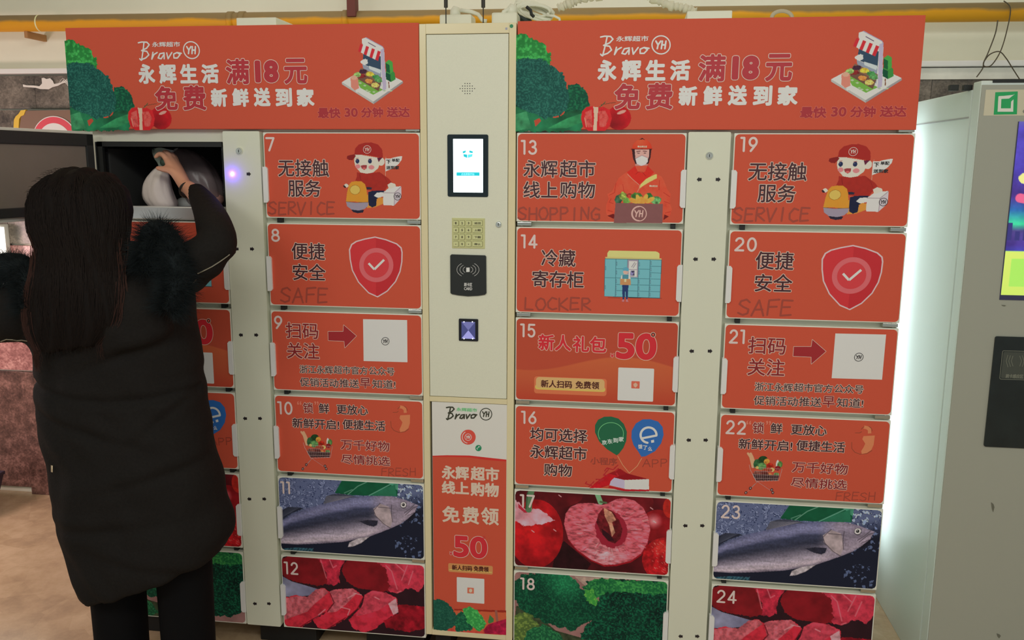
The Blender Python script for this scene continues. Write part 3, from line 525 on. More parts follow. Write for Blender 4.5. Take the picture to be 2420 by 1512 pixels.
r.poly([(1680, 510), (1600, 570), (1520, 620), (1440, 680), (1390, 770), (1340, 880), (1270, 920), (1290, 990), (1255, 1080), (1250, 1180), (1275, 1260), (1370, 1285), (1420, 1100), (2060, 1080), (2090, 1200), (2110, 1290), (2200, 1230), (2225, 1140), (2190, 1040), (2205, 920), (2150, 840), (2110, 730), (2070, 660), (1990, 620), (1920, 560), (1860, 505)], (222, 82, 60), tex=.16, cell=16)
r.poly([(1680, 505), (1560, 600), (1600, 650), (1740, 800), (1850, 720), (1960, 600), (1865, 500), (1830, 590), (1780, 610), (1720, 590)], (206, 46, 38), tex=.06)
r.line([(1690, 630), (1730, 595), (1790, 600), (1840, 660)], 5, (150, 26, 26)); r.line([(1570, 630), (1640, 700), (1745, 790), (1745, 830), (1715, 890)], 8, (236, 150, 130)); r.poly([(1745, 840), (1760, 780), (1840, 700), (1960, 640), (1998, 628), (2000, 690), (1900, 740), (1800, 800)], (214, 196, 120))
for q_ in ([(1400, 760), (1380, 900), (1300, 940)], [(1500, 780), (1520, 900)], [(2040, 720), (2030, 860)], [(2100, 900), (2190, 960)], [(1330, 990), (1300, 1040), (1360, 1060)], [(2110, 1030), (2190, 1060)], [(1280, 1160), (1350, 1180)], [(2120, 1200), (2200, 1180)]): r.line(q_, 9, (172, 48, 40), .8)
r.poly([(1270, 1240), (1380, 1290), (1395, 1230), (1360, 1210)], (110, 28, 28)); r.poly([(2090, 1310), (2180, 1250), (2110, 1220)], (110, 28, 28))
for (x_, y_, rx, ry, co) in ((1440, 1000, 60, 70, (58, 92, 70)), (1500, 950, 60, 60, (150, 170, 80)), (1600, 940, 45, 35, (170, 60, 50)), (1700, 950, 80, 55, (72, 124, 60)), (1560, 1020, 60, 40, (96, 140, 66)), (1880, 960, 60, 60, (48, 110, 56)), (1980, 1010, 80, 60, (92, 146, 92))): r.ell(x_, y_, rx, ry, co, tex=.6, cell=8, rough=3, seed=int(x_))
for (x_, y_, ro) in ((1660, 1020, 20), (1730, 1000, 70), (1830, 990, 110), (1900, 1010, 150), (1770, 1030, 90)): r.ell(x_, y_, 75, 34, (236, 160, 74), rot=ro, tex=.2)
r.poly([(1395, 1052), (2090, 1066), (2082, 1350), (1365, 1345)], (128, 84, 86), tex=.03); put(7, 'courier_picture', r.mesh('courier_picture'))
mb = MB(); yh(mb, c2, 1738, 1208, 108, .0018, -.0008); mb.stroke(c2.L(arc(1738, 1208, 100, 104, 90, 270, 16)), .002, -.0008); put(7, 'box_emblem', mb.mesh('box_emblem', M((226, 166, 160), .5)))
mb = MB(); letters(mb, '永辉生活', c2, (1745, 212, 1855, 240), bold=.0002, y=-.0008, mats=(0, 0)); letters(mb, '永辉生活', c2, (1915, 790, 2010, 818), bold=.0002, y=-.0008, mats=(0, 0)); mb.flat(c2.L(arc(1730, 225, 14, 14, 0, 340, 10)), -.001); mb.flat(c2.L(arc(1903, 802, 14, 14, 0, 340, 10)), -.001)
put(7, 'small_lettering', mb.mesh('small_lettering', M((240, 190, 170), .5)))
# kind 8 (door 14): drawing of a locker wall
c = cr_for(13, 1, 1210, 300, 3.3604)
text_piece(8, c, [('冷藏', (232, 970, 505, 1105), K1), ('寄存柜', (160, 1137, 570, 1270), K1)], [out_ink, dark_ink])
put(8, 'faint_lettering', scrawl(MB(), 'LOCKER', c, (95, 1355, 635, 1450)).mesh('faint_lettering', faint))
r = Ras(c, (690, 970, 1215, 1400), .0010); LB = (52, 104, 122); LF = (112, 178, 192)
r.line([(700, 1355), (1210, 1360)], 4, (130, 50, 40)); r.line([(830, 1388), (960, 1390)], 3, (130, 50, 40))
r.poly([(755, 1035), (755, 1000), (770, 980), (1155, 988), (1172, 1003), (1172, 1045)], (218, 202, 132)); r.poly([(740, 1030), (1190, 1042), (1188, 1056), (740, 1046)], (198, 186, 122))
r.poly([(738, 1046), (1188, 1056), (1175, 1358), (732, 1345)], LF)
for x_ in ((826, 1048, 820, 1346), (918, 1050, 912, 1348), (1005, 1053, 998, 1352), (1098, 1055, 1087, 1355)): r.line([(x_[0], x_[1]), (x_[2], x_[3])], 3.5, LB)
for q_ in ((735, 1196, 1000, 1202), (826, 1125, 915, 1127), (823, 1250, 1178, 1258), (821, 1298, 1177, 1308), (1005, 1128, 1095, 1130), (1096, 1105, 1186, 1108), (1095, 1157, 1184, 1160), (1003, 1204, 1182, 1208)): r.line([(q_[0], q_[1]), (q_[2], q_[3])], 3, LB)
r.line([(738, 1046), (1188, 1056), (1175, 1358), (732, 1345), (738, 1046)], 4, LB)
for x_, y_ in ((744, 1120), (741, 1272), (832, 1085), (830, 1155), (828, 1225), (826, 1275), (825, 1322), (1012, 1090), (1010, 1155), (1008, 1228), (1007, 1280), (1006, 1330), (1105, 1080), (1104, 1130), (1102, 1178), (1098, 1230), (1096, 1282), (1095, 1330)): r.line([(x_, y_ - 12), (x_, y_ + 12)], 6, (70, 110, 130)); r.line([(x_, y_ - 9), (x_, y_ + 9)], 2, (150, 190, 205))
r.poly([(918, 1052), (1004, 1054), (998, 1196), (916, 1192)], (150, 140, 160)); r.poly([(930, 1064), (995, 1066), (993, 1130), (928, 1128)], (214, 210, 216)); r.poly([(928, 1135), (993, 1136), (990, 1188), (926, 1186)], (220, 212, 222)); r.line([(950, 1112), (975, 1075)], 3, (80, 70, 90)); r.line([(962, 1118), (985, 1082)], 3, (80, 70, 90))
r.poly([(942, 1140), (974, 1141), (972, 1182), (940, 1181)], (96, 92, 128), tex=1.2, cell=4)
r.poly([(875, 1255), (925, 1255), (920, 1368), (905, 1368), (900, 1290), (893, 1368), (877, 1368)], (38, 58, 110)); r.poly([(868, 1385), (877, 1368), (893, 1368), (893, 1388)], (190, 120, 130)); r.poly([(902, 1388), (905, 1368), (920, 1368), (926, 1390)], (190, 120, 130))
r.poly([(862, 1210), (868, 1180), (890, 1168), (925, 1170), (940, 1190), (942, 1215)], (226, 214, 218)); r.poly([(878, 1172), (925, 1172), (925, 1210), (876, 1210)], (76, 138, 160)); r.ell(903, 1150, 20, 20, (230, 170, 160)); r.poly([(880, 1140), (884, 1118), (905, 1112), (925, 1120), (928, 1145)], (90, 160, 186))
r.poly([(858, 1205), (942, 1208), (942, 1256), (857, 1254)], (190, 140, 96)); r.poly([(892, 1206), (908, 1206), (908, 1230), (892, 1230)], (226, 200, 160)); put(8, 'locker_picture', r.mesh('locker_picture'))
# kind 9 (door 15): gift offer
c = cr_for(13, 2, 1210, 740, 3.517)
r = full_ras(13, 2, 1210, 740, 3.517, .0016); u = r.X / r.W; v = r.Y / r.H; r.rgb[:] = ORG
hill = np.clip((v - .52 - .10 * np.sin(u * 5.2 + 1.2)) * 60, 0, 1) * np.clip(1 - (v - .45) * 1.6, 0, 1); r.rgb = r.rgb + hill[..., None] * np.array([14, 22, 6.]) - (np.clip(v - .75, 0, 1) * 1.2)[..., None] * np.array([2, 30, 22.])
put(9, 'printed_pattern', r.mesh('printed_pattern', y=-.0003, clip=film_clip(r)))
KB = dict(bold=.0015, out=.0018)
rb = [M((236, 172, 158), .5), M((198, 34, 48), .5)]
text_piece(9, c, [('新人', (218, 172, 492, 306), KB), ('礼包', (503, 186, 785, 322), KB), ('50', (862, 158, 1200, 380), dict(bold=.0042, out=.0018, res=8, nn=10)), ('¥', (817, 333, 848, 368), dict(bold=.0004, out=.0009))], rb)
mb = MB(); mb.m = 0; mb.flat(c.L(arc(1173, 178, 22, 22, 0, 345, 20)), -.0012); mb.m = 1; mb.flat(c.L(arc(1173, 178, 17, 17, 0, 345, 20)), -.0013); mb.m = 2; mb.flat(c.L(arc(1173, 178, 9, 9, 0, 345, 16)), -.0014); put(9, 'ring_mark', mb.mesh('ring_mark', [rb[0], M((70, 20, 26), .5), M((205, 90, 70), .5)]))
mb = MB(); q0 = c(185, 523); q1 = c(785, 678); mb.flat(rrect(q0[0], q1[0], q1[1] - .004, q0[1], .008), -.0005); mb.m = 1; q0 = c(192, 590); q1 = c(775, 655); mb.flat(rrect(q0[0], q1[0], q1[1], q0[1], .010), -.0006); mb.m = 2; q0 = c(200, 528); q1 = c(768, 640); mb.flat(rrect(q0[0], q1[0], q1[1], q0[1], .010), -.0007)
put(9, 'gold_button', mb.mesh('gold_button', [M((205, 110, 72), .5), M((232, 180, 96), .4), M((226, 166, 112), .4)]))
for s_, b_ in (('新人扫码', (240, 552, 500, 614)), ('免费领', (527, 562, 725, 624))): mb = MB(); letters(mb, s_, c, b_, bold=.0007, y=-.0008, mats=(0, 0)); put(9, 'lettering', mb.mesh('lettering', brown_ink))
mb = MB(); q0 = c(884, 450); q1 = c(1172, 735); mb.flat(rrect(q0[0], q1[0], q1[1], q0[1], .003), -.0005); put(9, 'white_card', mb.mesh('white_card', M((226, 214, 214), .5)))
mb = MB(); q0 = c(993, 563); q1 = c(1060, 626); mb.flat(rrect(q0[0], q1[0], q1[1], q0[1], .002), -.0007); mb.m = 1; mb.flat(c.L([(1028, 575), (1045, 592), (1040, 605), (1026, 618), (1012, 606), (1008, 588)]), -.0009); put(9, 'card_emblem', mb.mesh('card_emblem', [M((206, 100, 80), .5), M((232, 170, 150), .5)]))
# kind 10 (door 16): balloons and gift box
c = cr_for(13, 3, 1210, 740, 3.517)
text_piece(10, c, [('均可选择', (150, 945, 628, 1058), K1), ('永辉超市', (150, 1090, 624, 1202), K1), ('购物', (265, 1245, 498, 1348), K1)], [out_ink, dark_ink])
mb = MB(); letters(mb, '小程序', c, (650, 1192, 875, 1255), bold=.0006, y=-.0004, mats=(0, 0)); put(10, 'faint_lettering', mb.mesh('faint_lettering', faint)); mb = MB(); scrawl(mb, 'APP', c, (1085, 1212, 1300, 1275), .0014); put(10, 'faint_lettering', mb.mesh('faint_lettering', faint))
mb = MB(); mb.stroke(c.L([(878, 1185), (920, 1260), (975, 1328)]), .0009, -.0005); mb.stroke(c.L([(1078, 1205), (1040, 1270), (975, 1328)]), .0009, -.0005); put(10, 'balloon_strings', mb.mesh('balloon_strings', M((224, 150, 110), .5)))
mb = MB(); mb.flat(c.L([(870, 1180), (790, 1130), (725, 1065), (690, 990), (690, 930), (715, 885), (765, 860), (825, 858), (885, 875), (930, 920), (955, 985), (950, 1060), (925, 1120), (890, 1165)]), -.0006)
mb.m = 1; mb.stroke(c.L(arc(822, 1000, 105, 92, 150, 400, 26)), .0009, -.0008); put(10, 'green_balloon', mb.mesh('green_balloon', [leaf_green, green_ink]))
mb = MB()
for i_, ch in enumerate('京东到家'): letters(mb, ch, c, (745 + i_ * 47, 1052 - i_ * 9, 788 + i_ * 47, 1092 - i_ * 9), bold=.0005, y=-.0010, mats=(0, 0))
put(10, 'balloon_lettering', mb.mesh('balloon_lettering', M((190, 220, 200), .5)))
mb = MB(); mb.flat(c.L([(1075, 1192), (1050, 1150), (1010, 1095), (992, 1035), (995, 975), (1030, 915), (1085, 882), (1150, 880), (1215, 900), (1252, 945), (1260, 1010), (1240, 1080), (1190, 1145), (1110, 1188)]), -.0006); put(10, 'blue_balloon', mb.mesh('blue_balloon', blue_ink))
mb = MB(); mb.stroke(c.L([(1085, 1038), (1200, 1015)] + arc(1135, 1012, 66, 64, -5, -262, 22)), .0034, -.0010, n=12); mb.flat(c.L([(1155, 1055), (1180, 1050), (1182, 1072), (1158, 1077)]), -.0010)
for i_, ch in enumerate('饿了么'): letters(mb, ch, c, (1047 + i_ * 41, 1088 + i_ * 9, 1083 + i_ * 41, 1124 + i_ * 9), bold=.0004, y=-.0010, mats=(0, 0))
put(10, 'balloon_emblem', mb.mesh('balloon_emblem', M((205, 215, 230), .5)))
r = Ras(c, (595, 1250, 1150, 1485), .0010)
r.poly([(640, 1455), (700, 1400), (800, 1330), (900, 1330), (870, 1380), (820, 1425), (740, 1452)], (190, 26, 38), tex=.1); r.poly([(800, 1330), (900, 1290), (960, 1330), (900, 1360)], (150, 26, 34))
for q_ in ([(660, 1430), (610, 1415), (620, 1400)], [(680, 1400), (640, 1440)], [(700, 1380), (760, 1380), (720, 1400)], [(770, 1310), (790, 1285), (840, 1300)], [(800, 1300), (760, 1345), (790, 1350)], [(840, 1300), (880, 1262)], [(860, 1310), (885, 1290)], [(870, 1330), (890, 1365)]): r.line(q_, 12, (178, 40, 50))
r.poly([(960, 1330), (1140, 1378), (930, 1385), (850, 1366)], (140, 20, 30)); r.poly([(850, 1366), (935, 1385), (935, 1460), (810, 1430), (820, 1395)], (186, 176, 206)); r.poly([(935, 1385), (1140, 1378), (1140, 1470), (935, 1466)], (218, 210, 226)); r.poly([(805, 1432), (935, 1462), (1145, 1465), (1140, 1480), (930, 1480), (800, 1450)], (180, 30, 44))
put(10, 'gift_picture', r.mesh('gift_picture'))
# kind 11 (door 17): cherries
r = full_ras(13, 4, 1210, 1140, 4.064)
r.rgb[:] = (84, 18, 26); r.rgb *= (1 + .9 * (fbm(r.H, r.W, 45, 3, 12) - .5))[..., None]
r.ell(420, 130, 260, 110, (96, 20, 28), tex=.3, cell=30); r.ell(1160, 190, 200, 120, (104, 22, 30), tex=.3, cell=30)
r.ell(1400, 420, 170, 160, (136, 22, 30), tex=.25, cell=20, grad=((1360, 370), 90, (210, 130, 140))); r.ell(1520, 240, 70, 100, (178, 40, 34), tex=.2); r.ell(1480, 740, 230, 215, (178, 26, 34), tex=.45, cell=10, grad=((1430, 620), 110, (226, 60, 56)))
r.poly([(380, 860), (420, 640), (500, 560), (760, 780), (700, 870)], (40, 14, 20), tex=.3)
r.ell(230, 490, 262, 330, (168, 22, 30), tex=.35, cell=26, grad=((180, 420), 230, (206, 30, 34)))
r.poly([(10, 150), (60, 190), (120, 260), (250, 250), (330, 300), (400, 360), (260, 400), (120, 410), (20, 370)], (224, 150, 166), tex=.35, cell=20, rough=4); r.poly([(60, 200), (120, 262), (200, 285), (120, 290), (60, 240)], (176, 40, 60))
r.line([(192, 60), (165, 160), (160, 260)], 62, (88, 122, 90)); r.line([(150, 100), (135, 250)], 14, (60, 90, 66))
r.line([(820, 110), (850, 190)], 50, (120, 170, 130)); r.line([(850, 185), (905, 195)], 20, (80, 100, 70))
half = [(500, 400), (515, 300), (560, 235), (640, 200), (760, 195), (870, 215), (930, 195), (1000, 160), (1080, 148), (1180, 175), (1260, 240), (1305, 330), (1328, 450), (1300, 580), (1240, 680), (1140, 750), (1000, 785), (880, 790), (760, 740), (620, 640), (540, 540)]
r.poly([(x_ + 4, y_ + 16) for x_, y_ in half], (150, 20, 34)); r.poly(half, (210, 92, 108), tex=.6, cell=5, seed=21, an=2.6, grad=((900, 700), 260, (224, 140, 152)))
for k in range(80):
    a_ = random.uniform(0, 2 * PI); r0_ = random.uniform(150, 330); x_ = 930 + r0_ * math.cos(a_) * 1.15; y_ = 450 + r0_ * math.sin(a_) * .82; r.line([(x_, y_), (x_ + 55 * math.cos(a_), y_ + 40 * math.sin(a_))], random.choice((4, 7)), random.choice(((240, 190, 196), (176, 40, 62), (170, 44, 70))), .55)
r.ell(950, 450, 150, 180, (150, 34, 54), rot=-15, rough=3); r.poly([(830, 300), (880, 240), (960, 270), (1030, 360), (1062, 450), (1040, 540), (990, 585), (920, 560), (850, 470), (810, 380)], (104, 26, 34), tex=.5, cell=9)
r.poly([(880, 240), (960, 285), (1000, 360), (960, 380), (990, 480), (960, 520), (930, 400), (890, 320)], (196, 134, 112), tex=.4, cell=8); r.poly([(860, 440), (940, 500), (985, 560), (930, 560), (870, 500)], (52, 18, 28))
for k in range(60): x_ = random.uniform(1340, 1520); y_ = random.uniform(560, 860); r.line([(x_, y_), (x_ + 10, y_ + 8)], 5, (236, 140, 130), .7)
for x_, y_ in ((400, 450), (190, 460), (1480, 760), (1360, 370), (1330, 240), (450, 120)): r.line([(x_, y_), (x_ + 22, y_ + 16)], 9, (240, 190, 196), .8)
r.poly([(860, 850), (1100, 862), (1090, 885), (840, 880)], (196, 90, 110), tex=.7, cell=6)
put(11, 'cherry_picture', r.mesh('cherry_picture', clip=film_clip(r)))
# kind 12 (door 18): broccoli
def florets(r, pts, dark, lite, seed, cell=5, grad=None, rough=5):
    m = r.inside(pts)
    n1 = (fbm(r.H, r.W, rough * 2.5, 3, seed + 50) - .5) * rough * 3; n2 = (fbm(r.H, r.W, rough * 2.5, 3, seed + 51) - .5) * rough * 3
    m = m[np.clip(r.Y + n1, 0, r.H - 1).astype(int), np.clip(r.X + n2, 0, r.W - 1).astype(int)]
    cell = max(2.2, cell * .62); t = np.clip((fbm(r.H, r.W, cell, 2, seed) - .42) * 3.8, 0, 1.25) * .62 + .5 * fbm(r.H, r.W, cell * 14, 3, seed + 1)
    if grad: gx, gy = r.T(*grad[0]); gg = np.clip(1 - np.hypot(r.X - gx, r.Y - gy) / (grad[1] / r.cr.k * .00128 / r.c), 0, 1); t = np.clip(t * .6 + gg * .75, 0, 1.2)
    t = t[..., None]; r.put(m, np.array(dark, float) * (1 - t) + np.array(lite, float) * t); return m
r = full_ras(13, 5, 1210, 1140, 4.064)
r.rgb[:] = (150, 110, 108); r.rgb *= (1 + .3 * (fbm(r.H, r.W, 30, 3, 2) - .5))[..., None]; r.poly([(40, 1180), (200, 1230), (420, 1420), (700, 1500), (700, 1600), (0, 1600)], (60, 70, 50), tex=.4)
r.poly([(600, 900), (1100, 930), (900, 1000), (700, 990)], (176, 150, 140), tex=.2)
florets(r, [(660, 1000), (800, 920), (1100, 935), (1510, 955), (1530, 1500), (1400, 1560), (1300, 1600), (640, 1500), (700, 1380), (820, 1260), (830, 1100)], (6, 28, 26), (20, 96, 68), 31, 5)
florets(r, [(660, 1000), (800, 920), (1100, 935), (1510, 955), (1500, 1060), (1300, 1080), (1100, 1040), (900, 1060), (820, 1100), (760, 1010)], (16, 84, 52), (60, 146, 76), 33, 6)
florets(r, [(20, 960), (80, 880), (300, 860), (520, 880), (610, 930), (650, 1010), (800, 1060), (830, 1150), (820, 1280), (700, 1360), (560, 1420), (380, 1360), (220, 1300), (80, 1220), (20, 1130)], (8, 48, 38), (34, 128, 84), 35, 5, grad=((520, 950), 260, (0, 0, 0)))
florets(r, [(680, 1020), (780, 1020), (830, 1120), (800, 1180), (740, 1160), (700, 1090)], (40, 130, 60), (96, 172, 74), 37, 5)
florets(r, [(20, 1260), (150, 1250), (250, 1340), (260, 1400), (140, 1520), (20, 1560)], (60, 84, 46), (120, 144, 70), 39, 7); florets(r, [(140, 1420), (300, 1360), (420, 1430), (560, 1560), (120, 1600)], (16, 66, 48), (50, 130, 80), 41, 5)
put(12, 'broccoli_picture', r.mesh('broccoli_picture', clip=film_clip(r)))

film_me = MB().prism(rrect(.003, DW - .003, -DH + .003, -.003, .012, 5), -.0002, .002).mesh('film', orange)
door_me = MB().box(0, DW, 0, .026, -DH, 0, .0018).mesh('door_panel', edgewhite)
def tab(side):                                    # white pull tab wrapped over the free edge of a door
    mb = MB(); z1, z0 = -.40 * DH, -.82 * DH
    if side > 0: pts = [(DW + .003, z1), (DW - .008, z1), (DW - .0125, z1 - .006), (DW - .0125, z0 + .006), (DW - .008, z0), (DW + .003, z0)]
    else: pts = [(-.003, z0), (.008, z0), (.0125, z0 + .006), (.0125, z1 - .006), (.008, z1), (-.003, z1)]
    mb.prism(pts, -.008, .012); return mb.mesh('handle', M((232, 236, 222), .35, k=1.35))
tabR, tabL = tab(1), tab(-1)
KX = {1: 'printed with a cartoon courier on a scooter', 2: 'printed with a red shield and tick', 3: 'printed with a dark red arrow and white card', 4: 'printed with a full shopping cart and padlock', 5: 'printed with a silver fish', 6: 'printed with red meat slices',
      7: 'printed with a helmeted courier holding a box', 8: 'printed with a small blue locker drawing', 9: 'printed with a gift offer and gold button', 10: 'printed with green and blue balloons over a gift box', 11: 'printed with a cut cherry', 12: 'printed with broccoli'}
numbox = {7: (7, 540, 300, 3.517, (305, 78, 385, 208)), 8: (7, 540, 300, 3.517, (350, 840, 427, 958)), 9: (7, 540, 720, 3.6, (383, 87, 460, 210)), 10: (7, 540, 720, 3.6, (413, 815, 545, 935)), 11: (7, 540, 1110, 3.7617, (460, 95, 552, 215)), 12: (7, 540, 1110, 3.7617, (490, 808, 620, 930)),
          13: (13, 1210, 300, 3.3604, (70, 98, 205, 225)), 14: (13, 1210, 300, 3.3604, (70, 848, 205, 968)), 15: (13, 1210, 740, 3.517, (68, 80, 200, 203)), 16: (13, 1210, 740, 3.517, (75, 805, 208, 922)), 17: (13, 1210, 1140, 4.064, (75, 105, 222, 240)), 18: (13, 1210, 1140, 4.064, (78, 905, 222, 1030)),
          19: (19, 1690, 300, 3.2167, (192, 70, 330, 195)), 20: (19, 1690, 300, 3.2167, (148, 832, 323, 950)), 21: (19, 1690, 750, 3.36, (112, 88, 248, 212)), 22: (19, 1690, 750, 3.36, (85, 808, 252, 930)), 23: (19, 1660, 1160, 4.2957, (190, 130, 395, 280)), 24: (19, 1660, 1160, 4.2957, (145, 993, 355, 1137))}
dX[19] = XR + DW + SW
def door(parent, no, px, is_open=False):
    col = (no - 1) // 6; row = (no - 1) % 6; x0 = (0 if col % 2 == 0 else DW + SW); kind = (row + 1) if col % 2 else (row + 7)
    zt = ZT - RP * row
    o = link('door', door_me, parent, (x0, 0, zt), label='locker door numbered %d, %s' % (no, KX[kind]))
    if no in (1, 2, 3, 4, 5, 6): o['label'] = {1: 'open locker door swung out, showing its grey lined inside', 2: 'orange locker door below the open compartment'}.get(no, 'locker door behind the person, ' + KX[kind])
    if kind not in (5, 6, 11, 12): link('film', film_me, o)
    if is_open:
        del o['label']; o['label'] = 'open locker door swung out, showing its grey lined inside'
        o.location = (XL + .048 - px, -.012, zt); o.rotation_euler = (0, 0, math.radians(-97))
        return o
    for k_, (nm, me) in enumerate(content[kind]):
        sh_ = 0 if no != 21 else (.022 if k_ < 2 else .013 if nm in ('arrow', 'white_card', 'card_emblem') else .006)      # the print of door 21 sits a little to the right
        link(nm, me, o, (sh_, 0, 0))
    link('handle', tabR if col % 2 == 0 else tabL, o)
    if no in numbox: f_, cx, cy, k_, b_ = numbox[no]; cr = Crop(cx, cy, k_, dX[f_], zt)
    else: f_, cx, cy, k_, b_ = numbox[no + 12]; cr = Crop(cx, cy, k_, 0, ZT - RP * row)
    mb = digits(MB(), str(no), cr, (b_[0], b_[1], b_[2] if no > 6 else (b_[0] + (b_[2] - b_[0]) * .55), b_[3]), (.0031 if no < 23 else .0029), -.0009); link('door_number', mb.mesh('door_number', num_ink), o)
    return o
def hinge(parent, x, z, s):
    mb = MB(); mb.box(x - .012 * (s > 0) - .03 * (s < 0), x + .012 * (s < 0) + .03 * (s > 0), .004, .03, z, z + GP - .005, .001); mb.tube([(x, .010, z - .001), (x, .010, z + GP - .002)], .0045, 10); link('hinge', mb.mesh('hinge', steel), parent)
liner = M((9, 10, 11), .55, name='black_liner', k=1)
def cabinet(X0, nums, label, name='locker_cabinet'):
    t = thing(name, label, 'locker', (X0, 0, 0), group=None)
    cb = MB(); D = .50; F = .03; opened = 1 in nums; z0, z1 = .09, ZT + GB + BH
    if not opened: cb.box(0, MW, F, D, z0, z1)
    else:
        cb.box(0, MW, F, D, z0, ZT - RP + .012); cb.box(DW - .012, MW, F, D, ZT - RP + .012, z1); cb.box(0, DW - .012, F, D, ZT - .028, z1)
        cb.box(0, .055, F, D, ZT - RP + .012, ZT - .028); cb.box(.055, DW - .012, D - .02, D, ZT - RP + .012, ZT - .028)
    link('carcass', cb.mesh('carcass', cream), t)
    if opened:
        a = (.0565, DW - .0135, ZT - RP + .0135, ZT - .0295); lb_ = MB(); e = .003
        lb_.box(a[0], a[0] + e, F - .012, D - .022, a[2], a[3]).box(a[1] - e, a[1], F - .002, D - .022, a[2], a[3]).box(a[0] + e, a[1] - e, F - .002, D - .022, a[3] - e, a[3]).box(a[0] + e, a[1] - e, F - .002, D - .022, a[2], a[2] + e).box(a[0] + e, a[1] - e, D - .026, D - .022, a[2] + e, a[3] - e)
        sp = bpy.data.materials.new('wet_liner_sparkles'); sp.use_nodes = True; n = sp.node_tree; p = n.nodes['Principled BSDF']; vz = n.nodes.new('ShaderNodeTexVoronoi'); vz.inputs['Scale'].default_value = 160; g = n.nodes.new('ShaderNodeNewGeometry'); n.links.new(g.outputs['Position'], vz.inputs['Vector'])
        rp = n.nodes.new('ShaderNodeValToRGB'); rp.color_ramp.elements[0].position = .08; rp.color_ramp.elements[1].position = .16; rp.color_ramp.elements[0].color = (.25, .25, .3, 1); rp.color_ramp.elements[1].color = (.008, .009, .01, 1); n.links.new(vz.outputs['Distance'], rp.inputs[0]); n.links.new(rp.outputs[0], p.inputs['Base Color']); p.inputs['Roughness'].default_value = .35  # pale specks put the sparkle of the damp liner into its colour
        link('compartment_liner', lb_.mesh('compartment_liner', [sp]), t)
        gk = MB(); g0 = .02
        gk.box(a[0], a[1], F - .006, F + .006, a[3] - .014, a[3]).box(a[0], a[0] + g0, F - .006, F + .006, a[2], a[3]); link('gasket', gk.mesh('gasket', black), t)
        for zz in (ZT - .11, ZT - .2): link('shelf_slot', MB().box(.16, .164, D - .03, D - .0265, zz, zz + .03).mesh('shelf_slot', black), t)
        link('guide_rail', MB().box(a[0] + e, a[0] + e + .006, .08, .44, a[2] + .01, a[3] - .02).mesh('guide_rail', M((60, 60, 60), .4)), t)
        link('steel_sill', MB().box(.03, DW - .004, .002, F - .0005, ZT - RP + .004, ZT - RP + .046, .004).mesh('steel_sill', M((226, 224, 214), .3, metal=.7, k=1.4)), t)
    for n_ in nums:
        o = door(t, n_, X0, opened and n_ == 1)
        if opened and n_ == 1:
            g1 = MB(); mdk = M((36, 38, 38), .6)
            ia, ib = .012, DW - .012; za, zb = -DH + .012, -.008
            g1.box(ia, ib, .0265, .036, zb - .036, zb, .002).box(ia, ib, .0265, .036, za, za + .026, .002).box(ia, ia + .03, .0265, .036, za, zb, .002).box(ib - .03, ib, .0265, .036, za, zb, .002); link('gasket', g1.mesh('gasket', mdk), o)
            link('inner_panel', MB().box(ia + .03, ib - .03, .0265, .031, za + .026, zb - .036, .001).mesh('inner_panel', M((112, 104, 96), .6, noise=.05, scale=12)), o)
    pn = MB().prism(rrect(DW + .0045, DW + SW - .0095 + (.000), .091, ZT + .003, .004, 3), -.003, F - .001)
    link('lock_column', pn.mesh('lock_column', M((205, 207, 190), .4, k=1.4)), t)
    colm = [ch for ch in t.children if ch.name.startswith('lock_column')][0]
    left = X0 < -.5
    lk = at(567, 357) if left else at(1676, 368)
    mb = MB(); q_ = (lk.x - X0, lk.z); mb.tube([(q_[0], -.003, q_[1]), (q_[0], -.008, q_[1])], [.0115, .0100], 24); mb.tube([(q_[0], -.008, q_[1]), (q_[0], -.0095, q_[1])], [.0078, .007], 20); link('keyhole', mb.mesh('keyhole', chrome), colm)
    link('key_slot', MB().box(q_[0] - .001, q_[0] + .001, -.0102, -.0093, q_[1] - .004, q_[1] + .004).mesh('key_slot', black), colm)
    ys = [(411, 0, 589), (588, 560, 597), (791, 570, 607), (988, 580, 616), (1178, 590, 626), (1425, 603, 637)] if left else [(424, 1652, 1697), (612, 1643, 1687), (829, 1634, 1678), (1039, 1627, 1668), (1241, 1619, 1660), (1502, 1608, 1648)]
    for y_, xa, xb in ys:
        for x_, sgn in ((xa, -1), (xb, 1)):
            if not x_: continue
            p = at(x_, y_); a_, b_ = p.x - X0, p.z; w1 = .0068
            link('arrow_mark', MB().flat([(a_ - sgn * w1, b_ - .0042), (a_ + sgn * .0002, b_ - .0042), (a_ + sgn * .0002, b_ - .0072), (a_ + sgn * w1, b_), (a_ + sgn * .0002, b_ + .0072), (a_ + sgn * .0002, b_ + .0042), (a_ - sgn * w1, b_ + .0042)][::sgn], -.0035).mesh('arrow_mark', black_ink), colm)
    if left:
        p = at(550, 411); mb = MB(); mb.ball((p.x - X0, -.004, p.z), .0042, 14); link('lit_led', mb.mesh('lit_led', M((150, 140, 255), .3, emit=25, k=1)), colm, label='glowing blue indicator light')
        l = bpy.data.lights.new('led_glow', 'POINT'); l.energy = .06; l.color = (.10, .0, 1); l.shadow_soft_size = .004; lo = bpy.data.objects.new('led_glow', l); COL.objects.link(lo); lo.location = (p.x - X0, -.016, p.z); lo.parent = t
    for row in range(6):
        zz = ZT - RP * row
        if not (left and row == 0): hinge(t, .014, zz + .003, 1)
        hinge(t, MW - .014, zz + .003, -1)
        if row: 
            for x_ in (DW - .035, DW + SW + .03): link('gap_stop', MB().box(x_, x_ + .014, .01, .031, zz + .001, zz + GP - .001).mesh('gap_stop', black), t)
    if left: hinge(t, .03, ZT + .003, 1)
